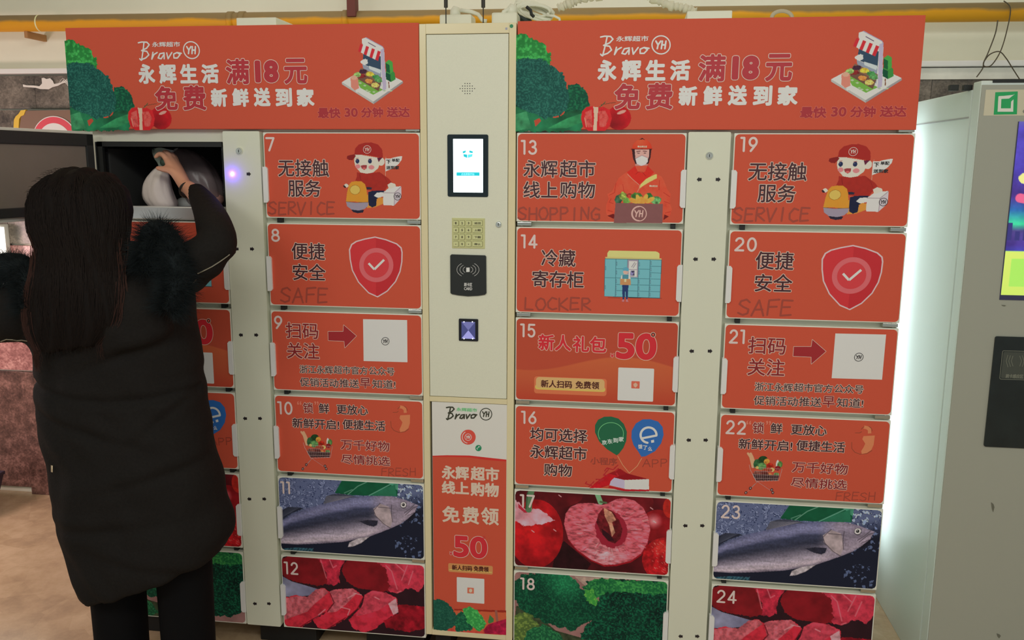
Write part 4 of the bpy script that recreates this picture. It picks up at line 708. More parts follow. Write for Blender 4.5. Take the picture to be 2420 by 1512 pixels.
    for x_ in (.02, DW + .02, MW - .22): link('foot', MB().box(x_, x_ + .2, .06, .46, 0, .09, .003).mesh('foot', M((16, 16, 16), .6)), t)
    # header banner
    bz0, bz1 = ZT + GB, ZT + GB + BH
    bn = link('header_board', MB().box(0, MW, -.001, F - .0005, bz0, bz1, .0015).mesh('header_board', orange), t)
    for nm, me in BAN: link(nm, me, bn)
    return t
# ---- banner artwork, measured on the right module
BAN = []; c = Crop(1220, 20, 2.4694)
wk = M((232, 206, 206), .5)
mb = MB(); bravo(mb, c, 487, 160, 775, 282, .0021, -.0018); BAN.append(('script_lettering', mb.mesh('script_lettering', wk)))
mb = MB(); letters(mb, '永辉超市', c, (583, 162, 772, 194), bold=.0004, y=-.0018, mats=(0, 0)); BAN.append(('small_lettering', mb.mesh('small_lettering', wk)))
mb = MB(); yh(mb, c, 845, 213, 53, .0023, -.0018); BAN.append(('round_emblem', mb.mesh('round_emblem', wk)))
def btxt(s_, b_, k, mats, nm='lettering', y=-.0018): mb = MB(); letters(mb, s_, c, b_, y=y, **k); BAN.append((nm, mb.mesh(nm, mats)))
for s_, b_ in (('永', (473, 300, 585, 425)), ('辉', (612, 300, 728, 425)), ('生', (752, 300, 870, 422)), ('活', (895, 300, 1013, 422)), ('新', (945, 452, 1055, 568)), ('鲜', (1088, 452, 1200, 568)), ('送', (1232, 448, 1345, 566)), ('到', (1378, 450, 1490, 568)), ('家', (1520, 450, 1640, 566))): btxt(s_, b_, dict(bold=.0026, mats=(0, 0)), [wk])
rk = [M((234, 180, 170), .5), M((166, 34, 46), .5)]
for s_, b_ in (('满', (1060, 268, 1218, 428)), ('18', (1255, 276, 1415, 418)), ('元', (1450, 266, 1607, 426)), ('免', (570, 438, 722, 590)), ('费', (755, 434, 912, 590))): btxt(s_, b_, dict(bold=.0024 if s_ != '18' else .0050, out=.0019, res=6), rk, y=-.0022)
for s_, b_ in (('最快', (1654, 572, 1808, 640)), ('30', (1835, 574, 1925, 632)), ('分钟', (1945, 570, 2095, 636)), ('送达', (2118, 568, 2275, 634))): btxt(s_, b_, dict(bold=.0013, out=.0010), [M((214, 112, 92), .5), M((156, 32, 42), .5)])
r = Ras(c, (-2, 130, 690, 722), .0013)
florets(r, [(-10, 150), (45, 143), (110, 180), (160, 210), (190, 250), (205, 290), (200, 330), (100, 350), (-10, 340)], (30, 110, 50), (70, 178, 90), 61, 9, rough=4)
florets(r, [(300, 440), (370, 440), (410, 480), (425, 540), (440, 580), (400, 640), (330, 700), (250, 700), (280, 600)], (12, 62, 50), (30, 116, 78), 63, 5, rough=3)
r.poly([(-10, 560), (100, 600), (220, 640), (330, 590), (400, 590), (400, 640), (380, 715), (-10, 720)], (32, 104, 70), tex=.5, cell=34, rough=3, seed=9); r.poly([(180, 700), (300, 640), (420, 600), (395, 660), (290, 700)], (50, 136, 88), tex=.3, cell=14); r.poly([(-10, 620), (60, 600), (90, 700), (-10, 715)], (60, 140, 96), tex=.3, cell=14)
florets(r, [(-10, 300), (60, 285), (150, 300), (230, 345), (280, 395), (300, 460), (312, 520), (290, 590), (240, 630), (160, 645), (80, 600), (-10, 570)], (16, 66, 62), (44, 110, 98), 65, 4, rough=3)
r.poly([(105, 655), (135, 640), (146, 655), (112, 690)], ORG)
r.line([(470, 590), (500, 565), (520, 545)], 6, (70, 110, 70)); r.line([(495, 562), (550, 552), (580, 548)], 5, (110, 80, 60)); r.line([(490, 580), (540, 590)], 7, (60, 110, 60))
r.ell(598, 638, 74, 72, (186, 26, 36), tex=.1, grad=((560, 680), 90, (130, 20, 28))); r.ell(615, 605, 28, 9, (232, 150, 140), rot=-20)
r.poly([(378, 640), (385, 600), (410, 575), (450, 568), (470, 580), (510, 572), (545, 590), (558, 640), (545, 690), (520, 716), (420, 716), (390, 690)], (200, 38, 44), tex=.1); r.poly([(398, 640), (405, 605), (440, 590), (445, 690), (420, 695)], (222, 84, 80), tex=.4, cell=5); r.poly([(480, 600), (520, 595), (540, 640), (520, 690), (485, 690)], (220, 80, 76), tex=.4, cell=5)
r.poly([(450, 572), (480, 575), (474, 640), (470, 714), (448, 714), (455, 640)], (232, 180, 160)); r.line([(400, 640), (410, 690)], 5, (236, 150, 130)); BAN.append(('vegetable_picture', r.mesh('vegetable_picture', y=-.0014)))
r = Ras(c, (1830, 125, 2255, 555), .0010)
r.poly([(1836, 412), (2038, 305), (2250, 405), (2038, 535)], (206, 212, 206)); r.poly([(1836, 412), (2038, 535), (2038, 552), (1836, 428)], (176, 176, 176)); r.poly([(2038, 535), (2250, 405), (2250, 420), (2038, 552)], (150, 146, 152))
r.poly([(1925, 390), (1990, 400), (2110, 460), (2040, 492), (1960, 450)], (112, 168, 72))
for k in range(26): x_, y_ = random.uniform(1900, 2180), random.uniform(360, 470); r.poly([(x_, y_), (x_ + 12, y_ + 6), (x_, y_ + 12), (x_ - 12, y_ + 6)], random.choice(((226, 228, 220), (170, 190, 160))))
r.poly([(2150, 410), (2156, 410), (2156, 450), (2150, 450)], (120, 70, 40)); r.poly([(2135, 350), (2168, 335), (2200, 350), (2202, 395), (2168, 412), (2136, 395)], (58, 136, 66)); r.poly([(2135, 350), (2168, 365), (2168, 412), (2136, 395)], (20, 78, 56)); r.poly([(2142, 290), (2168, 270), (2192, 285), (2192, 345), (2168, 360), (2142, 345)], (72, 158, 72)); r.poly([(2142, 292), (2168, 305), (2168, 358), (2142, 345)], (24, 92, 56))
r.poly([(1997, 140), (2030, 130), (2130, 185), (2144, 200), (2135, 455), (2108, 466), (2095, 340), (1995, 320)], (222, 214, 228)); r.poly([(2118, 210), (2142, 200), (2134, 456), (2108, 466)], (176, 168, 196)); r.line([(2025, 132), (2135, 190), (2142, 210)], 5, (160, 150, 180)); r.line([(2040, 165), (2085, 190)], 4, (90, 70, 90))
r.poly([(1997, 235), (2115, 250), (2108, 345), (1990, 300)], (50, 72, 96)); r.poly([(1985, 300), (2108, 350), (2100, 440), (1990, 340)], (140, 150, 170))
for k in range(7):
    a_ = k / 7; b_ = (k + 1) / 7; r.poly([(1985 + 133 * a_, 170 + 52 * a_), (1985 + 133 * b_, 170 + 52 * b_), (1964 + 130 * b_, 220 + 60 * b_), (1964 + 130 * a_, 220 + 60 * a_)], (196, 44, 56) if k % 2 == 0 else (236, 214, 216))
for (pts, co) in (([(1975, 320), (2110, 385), (2100, 420), (1955, 350)], (130, 96, 78)), ([(1955, 350), (2100, 420), (2080, 470), (1940, 390)], (110, 78, 66))): r.poly(pts, co)
for x_, y_, co in ((1985, 345, (70, 40, 60)), (2032, 362, (222, 190, 70)), (2070, 380, (70, 140, 80)), (1972, 372, (130, 40, 40)), (2020, 405, (214, 130, 70)), (2058, 430, (230, 200, 110)), (2085, 400, (90, 150, 90)), (1945, 365, (150, 190, 110))): r.ell(x_, y_, 26, 15, co, tex=.4, cell=4, rough=2, seed=int(x_))
r.ell(2000, 285, 24, 18, (206, 214, 226), rough=2); r.poly([(2030, 310), (2108, 335), (2100, 360), (2030, 330)], (190, 200, 220)); r.poly([(1898, 385), (1915, 372), (1948, 385), (1950, 450), (1920, 465), (1896, 445)], (206, 130, 116)); r.ell(1922, 385, 20, 14, (226, 160, 140)); BAN.append(('shop_picture', r.mesh('shop_picture', y=-.0014)))
cabL = cabinet(XL, range(1, 13), 'left white and orange locker cabinet with one door open, doors up to number 12')
cabR = cabinet(XR, range(13, 25), 'right white and orange locker cabinet with closed doors numbered 13 to 24')

# =================================================================== control cabinet
CX0, CX1 = -.2868, -.0035; CT = 2.012; CB = .105
t = thing('control_cabinet', 'narrow beige control cabinet with screen and keypad between the locker banks', 'cabinet', ((CX0 + CX1) / 2, 0, 0)); off = t.location
beige = M((216, 198, 162), .22, k=1.45, name='beige_gloss_paint'); pale = M((206, 207, 190), .45, k=1.45, noise=.02, scale=300, name='pale_speckled_panel')
ux0, ux1 = -.2655, -.0262; uz1, uz0 = 1.982, .908; lx0, lx1, lz1, lz0 = -.2605, -.0245, .889, .124
fr = MB(); y0, y1 = -.002, .45
fr.box(CX0, ux0 - .0015, y0, y1, CB, CT, .002).box(ux1 + .0015, CX1, y0, y1, CB, CT, .002).box(ux0 - .0015, ux1 + .0015, y0, y1, uz1 + .0015, CT, .001).box(ux0 - .0015, ux1 + .0015, y0, y1, lz1 + .0015, uz0 - .0015, .001).box(ux0 - .0015, ux1 + .0015, y0, y1, CB, lz0 - .0015, .001)
link('frame', fr.mesh('frame', beige, off=off), t)
link('inner_backing', MB().box(CX0 + .01, CX1 - .01, .02, .44, CB + .01, CT - .01).mesh('inner_backing', black, off=off), t)
for x_ in (CX0 + .02, CX1 - .07): link('foot', MB().box(x_, x_ + .05, .05, .42, 0, CB).mesh('foot', M((16, 16, 16), .6), off=off), t)
up = link('upper_door', MB().box(ux0, ux1, -.001, .018, uz0, uz1, .001).mesh('upper_door', pale, off=off), t, label='plain pale upper door')
c = Crop(980, 30, 2.965)
def sub(nm, mb, m, par, **k): return link(nm, mb.mesh(nm, m, off=off, **k), par)
mb = MB()
for y_, n_ in ((496, 3), (514, 5), (532, 7), (549, 5), (567, 3)):
    for i_ in range(n_): p = c(370 + (i_ - (n_ - 1) / 2) * 17, y_); mb.flat([(p[0] + .0015 * math.cos(a), p[1] + .0015 * math.sin(a)) for a in np.linspace(0, 2 * PI, 9)[:-1]], -.0013)
sub('speaker_holes', mb, black, up)
q0, q1 = c(230, 853), c(516, 1291); bz = sub('screen_bezel', MB().prism(rrect(q0[0], q1[0], q1[1], q0[1], .005), -.0035, 0), M((20, 34, 40), .12), up)
q0, q1 = c(271, 884), c(480, 1260)
sub('lit_screen', MB().flat(rrect(q0[0], q1[0], q1[1], q0[1], .001), -.0038), M((225, 242, 255), .3, emit=1.9, k=1), up)
mb = MB(); mb.flat(c.L([(337, 972), (362, 964), (358, 980), (340, 986)]), -.0042); mb.flat(c.L([(385, 964), (410, 972), (408, 984), (384, 980)]), -.0042); mb.flat(c.L([(343, 990), (370, 994), (370, 1018), (345, 1008)]), -.0042); mb.m = 1; mb.flat(c.L([(374, 994), (408, 990), (405, 1008), (374, 1018)]), -.0042); mb.m = 0; mb.flat(c.L([(295, 1118), (456, 1118), (456, 1142), (295, 1142)]), -.0042); mb.m = 2; letters(mb, '点击屏幕开始', c, (328, 1123, 420, 1138), y=-.0044, mats=(2, 2))
sub('screen_graphics', mb, [M((20, 190, 205), .3, emit=.7, k=1), M((90, 215, 225), .3, emit=.8, k=1), M((160, 230, 240), .3, emit=1, k=1)], up)
c = Crop(1000, 500, 3.287)
p = c(588, 98); mb = MB(); mb.tube([(p[0], 0, p[1]), (p[0], -.006, p[1])], [.0095, .0085], 24); mb.tube([(p[0], -.006, p[1]), (p[0], -.0085, p[1])], [.006, .0055], 20); sub('keyhole', mb, chrome, up); sub('key_slot', MB().box(p[0] - .0009, p[0] + .0009, -.0092, -.0084, p[1] - .0035, p[1] + .0035), black, up)
q0, q1 = c(225, 48), c(480, 288); kp = sub('keypad', MB().box(q0[0], q1[0], -.0035, 0, q1[1], q0[1], .001), M((182, 182, 132), .35, k=1.5), t)
keys = '1 2 3 4 5 6 7 8 9 * 0 .'.split()
lab = {0: '返回', 1: '上翻', 2: '下翻', 3: '确认'}
for r_ in range(4):
    for k_ in range(4):
        cx_ = (257, 306, 356, 424)[k_]; w_ = 19 if k_ < 3 else 37; cy_ = 88 + 54 * r_; a_, b_ = c(cx_ - w_, cy_ - 20), c(cx_ + w_, cy_ + 20)
        mb = MB(); mb.m = 1; mb.prism(rrect(a_[0] - .0006, b_[0] + .0006, b_[1] - .0006, a_[1] + .0006, .0022, 3), -.0039, -.0034); mb.m = 0; mb.prism(rrect(a_[0], b_[0], b_[1], a_[1], .002, 3), -.0065, -.003); mb.m = 1
        s_ = keys[r_ * 3 + k_] if k_ < 3 else lab[r_]
        if k_ < 3: letters(mb, s_, c, ((cx_ - 6, cy_ - 9, cx_ + 6, cy_ + 9) if s_ not in '*.' else (cx_ - 4, cy_ - 2, cx_ + 4, cy_ + 5)), bold=.0004, y=-.0067, mats=(1, 1))
        else: letters(mb, s_, c, (cx_ - 24, cy_ - 8, cx_ + 26, cy_ + 9), bold=.0002, y=-.0067, mats=(1, 1))
        sub('key', mb, [M((190, 192, 142), .35, k=1.5), M((84, 80, 56), .5)], kp)
rp_ = c.L([(213, 340), (223, 331), (483, 339), (491, 348), (493, 632), (482, 643), (430, 651), (350, 655), (280, 648), (225, 638), (215, 628)])
cr_ = sub('card_reader', MB().prism(rp_, -.006, 0), M((30, 34, 34), .4), t)
mb = MB()
for R_ in (38, 62, 86):
    for s_ in (-1, 1): mb.stroke(c.L(arc(351, 449, R_, R_, 90 - 52 if s_ < 0 else 90 - 52, 90 + 52, 12) if 0 else [(351 + s_ * (R_ * math.cos(a)), 449 + R_ * .68 * math.sin(a)) for a in np.linspace(-.95, .95, 11)]), .00045, -.0064, n=6)
mb.flat(c.L([(338, 433), (364, 432), (364, 466), (338, 467)]), -.0064); letters(mb, '刷卡区', c, (321, 549, 384, 578), bold=.0002, y=-.0064, mats=(0, 0)); letters(mb, 'CARD', c, (321, 584, 384, 607), bold=.0002, y=-.0064, mats=(0, 0)); sub('lettering', mb, M((205, 208, 205), .5), cr_)
q0, q1 = c(279, 829), c(429, 1005); sc = sub('code_scanner', MB().prism(rrect(q0[0], q1[0], q1[1], q0[1], .003), -.005, 0), M((18, 18, 26), .2), t)
q0, q1 = c(300, 852), c(407, 986); mx = ((q0[0] + q1[0]) / 2, (q0[1] + q1[1]) / 2)
mb = MB(); pts = rrect(q0[0], q1[0], q1[1], q0[1], .003); quad = [(q0[0], q0[1]), (q1[0], q0[1]), (q1[0], q1[1]), (q0[0], q1[1])]
for i_ in range(4): mb.m = (1, 0, 2, 0)[i_]; mb.flat([quad[i_], quad[(i_ + 1) % 4], mx], -.0053)
sub('scanner_window', mb, [M((70, 74, 130), .2, emit=.45, k=1), M((110, 112, 170), .2, emit=.5, k=1), M((150, 150, 215), .2, emit=.6, k=1)], sc)
mb = MB()
for x_, y_ in ((320, 853), (385, 853), (320, 984), (387, 984)): mb.ball((c(x_, y_)[0], -.0055, c(x_, y_)[1]), .0015, 8)
sub('scanner_led', mb, M((240, 240, 255), .2, emit=5, k=1), sc)
p = at(1209, 62); sub('round_sticker', MB().flat([(p.x + .0052 * math.cos(a), p.z + .0052 * math.sin(a)) for a in np.linspace(0, 2 * PI, 21)[:-1]], -.0026), M((30, 120, 80), .5), t)
p = at(1197, 68); sub('small_sticker', MB().flat([(p.x - .003, p.z - .003), (p.x + .003, p.z - .003), (p.x + .003, p.z + .003), (p.x - .003, p.z + .003)], -.0026), M((150, 150, 165), .5), t)
for px_ in (1054, 1142):
    a_ = at(px_, 52, .12); mb = MB(); mb.tube([(a_.x, .12, CT), (a_.x, .12, CT + .012), (a_.x, .12, CT + .02)], [.006, .005, .0025], 12); mb.tube([(a_.x, .12, CT + .015), (a_.x, .12, at(px_, 16, .12).z)], .0018, 6); mb.tube([(a_.x, .12, at(px_, 18, .12).z), (a_.x, .12, at(px_, -40, .12).z)], .0058, 10); sub('antenna', mb, M((40, 38, 34), .5), t)
# lower door poster
lo = link('lower_door', MB().box(lx0, lx1, -.001, .018, lz0, lz1, .001).mesh('lower_door', M((214, 204, 200), .45), off=off), t, label='lower door covered by a tall orange and white poster')
c = Crop(1000, 930, 2.598)
pz = c(285, 380)[1]; pm = [(lx0 + .001, lz0 + .001), (lx1 - .001, lz0 + .001), (lx1 - .001, c(512, 404)[1]), (c(400, 392)[0], c(400, 392)[1] - .000), (c(285, 380)[0], c(285, 379)[1]), (c(150, 378)[0], c(150, 377)[1]), (lx0 + .001, c(57, 380)[1])]
mb = MB(); mb.flat(pm, -.0014); mb.m = 1
mb.flat([pm[2], (pm[2][0], pm[2][1] - .006), (pm[3][0], pm[3][1] - .008), (pm[4][0], pm[4][1] - .006), (pm[5][0], pm[5][1] - .005), (pm[6][0], pm[6][1] - .003), pm[6], pm[5], pm[4], pm[3]], -.0016); sub('poster_field', mb, [orange, M((196, 44, 40), .5)], lo)
mb = MB(); bravo(mb, c, 140, 80, 330, 162, .0021, -.0018); yh(mb, c, 386, 125, 36, .0017, -.0018); sub('script_lettering', mb, M((52, 54, 40), .5), lo)
mb = MB(); letters(mb, '永辉超市', c, (205, 84, 332, 106), bold=.0003, y=-.0018, mats=(0, 0)); sub('small_lettering', mb, green_ink, lo)
mb = MB(); mb.flat(c.L(arc(277, 266, 46, 46, 0, 350, 26)), -.0017); sub('round_emblem', mb, M((206, 74, 62), .5), lo)
mb = MB(); yh(mb, c, 277, 266, 20, .0010, -.0020); mb.stroke(c.L(arc(277, 266, 36, 36, 100, 240, 12)), .001, -.002); sub('emblem_lettering', mb, white_print, lo)
mb = MB(); mb.flat(c.L(arc(340, 333, 19, 19, 0, 350, 18)), -.0018); mb.m = 1; mb.stroke(c.L([(334, 342), (330, 334), (340, 330), (341, 322), (350, 326)]), .0008, -.002); sub('green_badge', mb, [M((20, 130, 90), .5), white_print], lo)
pk = M((232, 186, 170), .5)
for s_, b_ in (('永辉', (115, 438, 283, 522)), ('超市', (292, 444, 468, 530)), ('线上', (115, 532, 283, 612)), ('购物', (292, 540, 466, 626)), ('免', (118, 686, 226, 786)), ('费', (240, 690, 345, 796)), ('领', (355, 694, 466, 802))): mb = MB(); letters(mb, s_, c, b_, bold=.0017, y=-.0018, mats=(0, 0)); sub('lettering', mb, pk, lo)
mb = MB(); letters(mb, '50', c, (186, 866, 396, 1000), bold=.0036, out=.0018, y=-.0018, res=8, nn=10); letters(mb, '¥', c, (163, 968, 180, 988), bold=.0004, out=.0008, y=-.0018); mb.m = 1; mb.stroke(c.L(arc(375, 881, 7, 7, 0, 340, 12)), .0007, -.0024); sub('price_lettering', mb, [M((230, 180, 172), .5), M((196, 38, 52), .5)], lo)
mb = MB(); q0, q1 = c(155, 1038), c(428, 1110); mb.flat(rrect(q0[0], q1[0], q1[1], q0[1], .005), -.0018); mb.m = 1; q0, q1 = c(162, 1075), c(422, 1098); mb.flat(rrect(q0[0], q1[0], q1[1], q0[1], .003), -.0019); mb.m = 2; letters(mb, '新人扫码', c, (178, 1048, 302, 1080), bold=.0006, y=-.0021, mats=(2, 2)); letters(mb, '免费领', c, (311, 1055, 403, 1088), bold=.0006, y=-.0021, mats=(2, 2)); sub('gold_button', mb, [M((196, 136, 84), .4), M((216, 184, 104), .4), brown_ink], lo)
mb = MB(); q0, q1 = c(207, 1124), c(376, 1288); mb.flat(rrect(q0[0], q1[0], q1[1], q0[1], .002), -.0018); mb.m = 1; q0, q1 = c(272, 1188), c(312, 1226); mb.flat(rrect(q0[0], q1[0], q1[1], q0[1], .001), -.0020); mb.m = 2; mb.flat(c.L(arc(292, 1207, 10, 12, 0, 340, 10)), -.0022); sub('white_card', mb, [M((226, 212, 210), .5), M((206, 110, 86), .5), M((232, 190, 170), .5)], lo)
r = Ras(c, (66, 1240, 512, 1476), .0012); r.poly([(190, 1318), (512, 1328), (512, 1345), (190, 1330)], (150, 46, 34)); r.poly([(190, 1328), (512, 1342), (512, 1480), (190, 1480)], (196, 92, 62))
r.poly([(150, 1440), (300, 1455), (400, 1462), (400, 1480), (150, 1480)], (196, 70, 60), tex=.3)
florets(r, [(190, 1370), (230, 1335), (270, 1345), (310, 1400), (300, 1450), (200, 1460)], (16, 66, 52), (40, 122, 84), 71, 5, rough=2); florets(r, [(240, 1320), (285, 1302), (330, 1325), (385, 1400), (370, 1440), (345, 1460), (270, 1400)], (40, 130, 64), (84, 184, 96), 72, 7, rough=3)
florets(r, [(60, 1262), (100, 1255), (150, 1280), (190, 1325), (208, 1375), (190, 1430), (140, 1452), (60, 1445)], (20, 70, 58), (40, 100, 82), 73, 4, rough=2); r.poly([(398, 1400), (410, 1355), (435, 1380), (432, 1400), (405, 1410)], (66, 120, 70)); r.line([(448, 1332), (455, 1390)], 16, (150, 90, 80)); r.poly([(370, 1450), (400, 1415), (460, 1395), (512, 1380), (512, 1480), (380, 1470)], (170, 28, 66), tex=.4, cell=12)
r.a[:, :] *= 1; link('vegetable_picture', r.mesh('vegetable_picture', y=-.0019), lo, loc=(-off[0], -off[1], -off[2]))

# =================================================================== things on top of the cabinets
ZB = ZT + GB + BH
white_pl = M((205, 205, 190), .45, name='white_plastic'); tape = M((196, 192, 172), .6, bump=.6, scale=60)
def boxthing(name, lab_, cat, x0, x1, y0, y1, z0, z1, m, b=.003): return tag(link(name, MB().box(x0, x1, y0, y1, z0, z1, b).mesh(name, m, off=((x0 + x1) / 2, (y0 + y1) / 2, z0)), loc=((x0 + x1) / 2, (y0 + y1) / 2, z0)), lab_, cat)
a_ = at(558, 42, .12); b_ = at(652, 42, .12); boxthing('junction_box', 'flat white box on top of the left locker cabinet', 'box', a_.x, b_.x, .12, .3, ZB, a_.z, white_pl)
a_ = at(1624, 26, .10); b_ = at(1731, 24, .10); boxthing('junction_box', 'flat white box on top of the right locker cabinet', 'box', a_.x, b_.x, .10, .3, ZB, a_.z, white_pl)
for (xa, xb, yt, lab_) in ((1043, 1078, 38, 'white plug and power strip beside the left antenna, on the beige cabinet'), (1165, 1225, 33, 'white power adapter at the right end of the beige cabinet top')):
    p0_, p1_ = at(xa, yt, .2), at(xb + (40 if xa < 1100 else 0), yt, .2)
    t = thing('power_strip', lab_, 'power strip', (p0_.x, .2, CT)); o_ = t.location
    link('body', MB().box(p0_.x, p1_.x, .17, .25, CT + .0005, p0_.z, .006).mesh('body', white_pl, off=o_), t)
    q_ = at((xa + xb) / 2 + 14, yt - 12, .2); link('plug', MB().tube([(q_.x, .21, p0_.z - .002), (q_.x, .21, p0_.z + .016), (q_.x + .004, .21, p0_.z + .028)], [.017, .016, .010], 14).mesh('plug', white_pl, off=o_, smooth=True), t)
    qs = [Vector((p_.x, .2, max(CT + .008, p_.z))) for p_ in (at(px_, pyy, .2) for px_, pyy in (((1088, 24), (1115, 28), (1130, 34), (1140, 48), (1150, 50)) if xa < 1100 else ((1205, 20), (1190, 28), (1186, 40), (1180, 52))))]
    link('cord', MB().tube(qs, .006, 8).mesh('cord', white_pl, off=o_, smooth=True), t)
# bundled cable
cb_ = thing('cable_bundle', 'bundle of white cables tied with a black strap over the gap', 'cable', at(1262, 50, .24)); o_ = cb_.location
for k in range(9):
    ph = k * .7; pts = []
    for j in range(15):
        a = j / 14 * 2 * PI; px_ = 1262 + (38 + 3 * (k % 3)) * math.cos(a + .3) + 3 * math.sin(ph); pyy = 26 + (13 + 2 * (k % 4)) * math.sin(a + .2 * k) + 5 * math.cos(a) ; pts.append(at(px_, pyy, .24 + .012 * math.sin(a + ph) + .004 * k))
    link('cable_loop', MB().tube(pts, .0042, 7).mesh('cable_loop', white_pl, off=o_, smooth=True), cb_)
link('cable_loop', MB().tube([at(x_, y_, .24) for x_, y_ in ((1290, 36), (1310, 38), (1322, 44), (1323, 52))], .004, 7).mesh('cable_loop', white_pl, off=o_, smooth=True), cb_)
link('strap', MB().tube([at(x_, y_, .20) for x_, y_ in ((1244, 16), (1254, 24), (1256, 34), (1262, 40))], .005, 8).mesh('strap', black, off=o_), cb_)
link('dark_sleeve', MB().tube([at(x_, y_, .26) for x_, y_ in ((1225, 34), (1240, 46), (1250, 56))], .014, 10).mesh('dark_sleeve', M((34, 44, 40), .6), off=o_), cb_)
def hose(pix, Y, lab_):
    P = [at(x_, y_, Y) for x_, y_ in pix]; pts = []; rr = []
    for i_ in range(len(P) - 1):
        for j in range(10): pts.append(P[i_].lerp(P[i_ + 1], j / 10) + Vector((random.uniform(-1, 1), random.uniform(-1, 1), random.uniform(-1, 1))) * .0015); rr.append(.012 + .0035 * math.sin(j * 2.2 + i_) + random.uniform(-.001, .001))
    tag(link('wrapped_hose', MB().tube(pts, rr, 10).mesh('wrapped_hose', tape, off=P[0], smooth=True), loc=P[0]), lab_, 'hose')
hose([(1318, 20), (1345, 8), (1370, -3), (1420, -8), (1460, -30)], .3, 'tape-wrapped hose rising from the cable bundle')
hose([(1515, -22), (1545, -2), (1590, 14), (1625, 20), (1645, 30)], .3, 'tape-wrapped hose coming down to the right flat white box')
tag(link('wire_coil', MB().tube([at(1848 + 24 * math.cos(a), 42 - 16 * math.sin(a), .3) for a in np.linspace(-.3, PI + .3, 14)], .006, 8).mesh('wire_coil', M((170, 160, 140), .6), off=at(1848, 40, .3), smooth=True), loc=at(1848, 40, .3)), 'small coil of taped cable showing over the right header board', 'cable')
# thin wires hanging from the pipe at the right
wy = py_ - pr_ - .006
def sm(pix, Y, n=6):
    P = [at(x_, y_, Y) for x_, y_ in pix]; out = []
    for i_ in range(len(P) - 1):
        a, b, c_, d_ = P[max(i_ - 1, 0)], P[i_], P[i_ + 1], P[min(i_ + 2, len(P) - 1)]
        for j in range(n): s_ = j / n; out.append(.5 * ((2 * b) + (c_ - a) * s_ + (2 * a - 5 * b + 4 * c_ - d_) * s_ ** 2 + (3 * b - a - 3 * c_ + d_) * s_ ** 3))
    return out + [P[-1]]
wm = M((70, 62, 48), .6)
P = sm([(2358, 48), (2352, 80), (2335, 125), (2324, 150), (2330, 158), (2345, 152), (2365, 120), (2380, 70), (2388, 20), (2372, 2)], wy); tag(link('hanging_wire', MB().tube(P, .0022, 6).mesh('hanging_wire', wm, off=P[0]), loc=P[0]), 'thin dark wire looped down from the yellow pipe above the grey machine', 'wire')
P = sm([(2308, 182), (2322, 162), (2326, 145), (2340, 128), (2362, 122), (2378, 138), (2392, 160), (2410, 188)], wy + .012); tag(link('hanging_wire', MB().tube(P, .0022, 6).mesh('hanging_wire', wm, off=P[0]), loc=P[0]), 'second thin wire arching low behind the top of the grey machine', 'wire')

# =================================================================== vending machine
VX, VY0, VY1, VZ = 1.305, .13, .98, 1.857
vm = thing('vending_machine', 'tall pale grey vending machine with glowing screen at the right edge', 'machine', (1.75, .55, 0)); vo = vm.location
vg = M((148, 149, 138), .4, k=1.5, name='grey_machine_front'); vs_ = M((208, 218, 214), .4, k=1.3, name='white_machine_side')
ydoor = .19
link('body', MB().box(VX, 2.2, ydoor + .006, VY1, .0, VZ - .02, .003).mesh('body', vs_, off=vo), vm)
link('front_door', MB().box(VX, 2.2, VY0 + .002, ydoor, .02, VZ, .004).mesh('front_door', vs_, off=vo), vm)
link('door_seal', MB().box(VX + .004, 2.19, ydoor, ydoor + .006, .02, VZ - .004).mesh('door_seal', M((110, 112, 112), .6), off=vo), vm)
link('front_panel', MB().box(VX + .002, 2.198, VY0 - .001, VY0 + .003, .02, VZ - .012, .001).mesh('front_panel', vg, off=vo), vm)
link('top_seal', MB().box(VX + .03, 2.19, VY0 - .002, VY0 + .02, VZ - .006, VZ + .002).mesh('top_seal', black, off=vo), vm)
link('side_trim', MB().box(VX - .002, VX + .002, ydoor + .01, VY1, VZ - .10, VZ - .096).mesh('side_trim', M((150, 150, 150), .5), off=vo), vm)
for px_, pyy in ((2255, 190), (2288, 184), (2331, 183)):
    p = at(px_, pyy, .3); yb_ = cam_loc.y + (VZ - .012 - cam_loc.z) / ((at(px_, pyy, .3) - cam_loc).z) * (.3 - cam_loc.y); yb_ = min(max(yb_, .22), .9); p = at(px_, pyy, yb_); link('top_bolt', MB().box(p.x - .012, p.x + .012, yb_ - .01, yb_ + .01, VZ - .021, VZ - .004, .002).mesh('top_bolt', black, off=vo), vm)
c = Crop(0, 0, 1, 0, 0, VY0 - .001); F_ = VY0 - .0016
q0, q1 = c(2330, 212), c(2470, 273); lg = link('logo_sticker', MB().prism([(q0[0], q1[1]), (q1[0], q1[1]), (q1[0], q0[1]), (q0[0], q0[1])], F_, F_ + .001).mesh('logo_sticker', M((186, 180, 158), .45), off=vo), vm)
mb = MB(); sq = [(2352, 218), (2405, 216), (2403, 270), (2348, 271)]; mb.flat(c.L(sq), F_ - .0004); mb.m = 1; mb.flat(c.L([(2360, 227), (2390, 226), (2398, 222), (2390, 236), (2392, 262), (2358, 263)]), F_ - .0007); mb.flat(c.L([(2359, 228), (2395, 224), (2394, 264), (2357, 264)]), F_ - .0008); mb.m = 0; mb.flat(c.L([(2366, 234), (2384, 233), (2402, 219), (2404, 226), (2389, 240), (2388, 256), (2365, 256)]), F_ - .0011)
link('green_emblem', mb.mesh('green_emblem', [M((24, 150, 84), .45), M((214, 216, 196), .45)], off=vo), lg)
mb = MB(); letters(mb, 'C', c, (2416, 258, 2428, 268), bold=.0004, y=F_ - .0004, mats=(0, 0)); link('sticker_lettering', mb.mesh('sticker_lettering', M((120, 120, 110), .5), off=vo), lg)
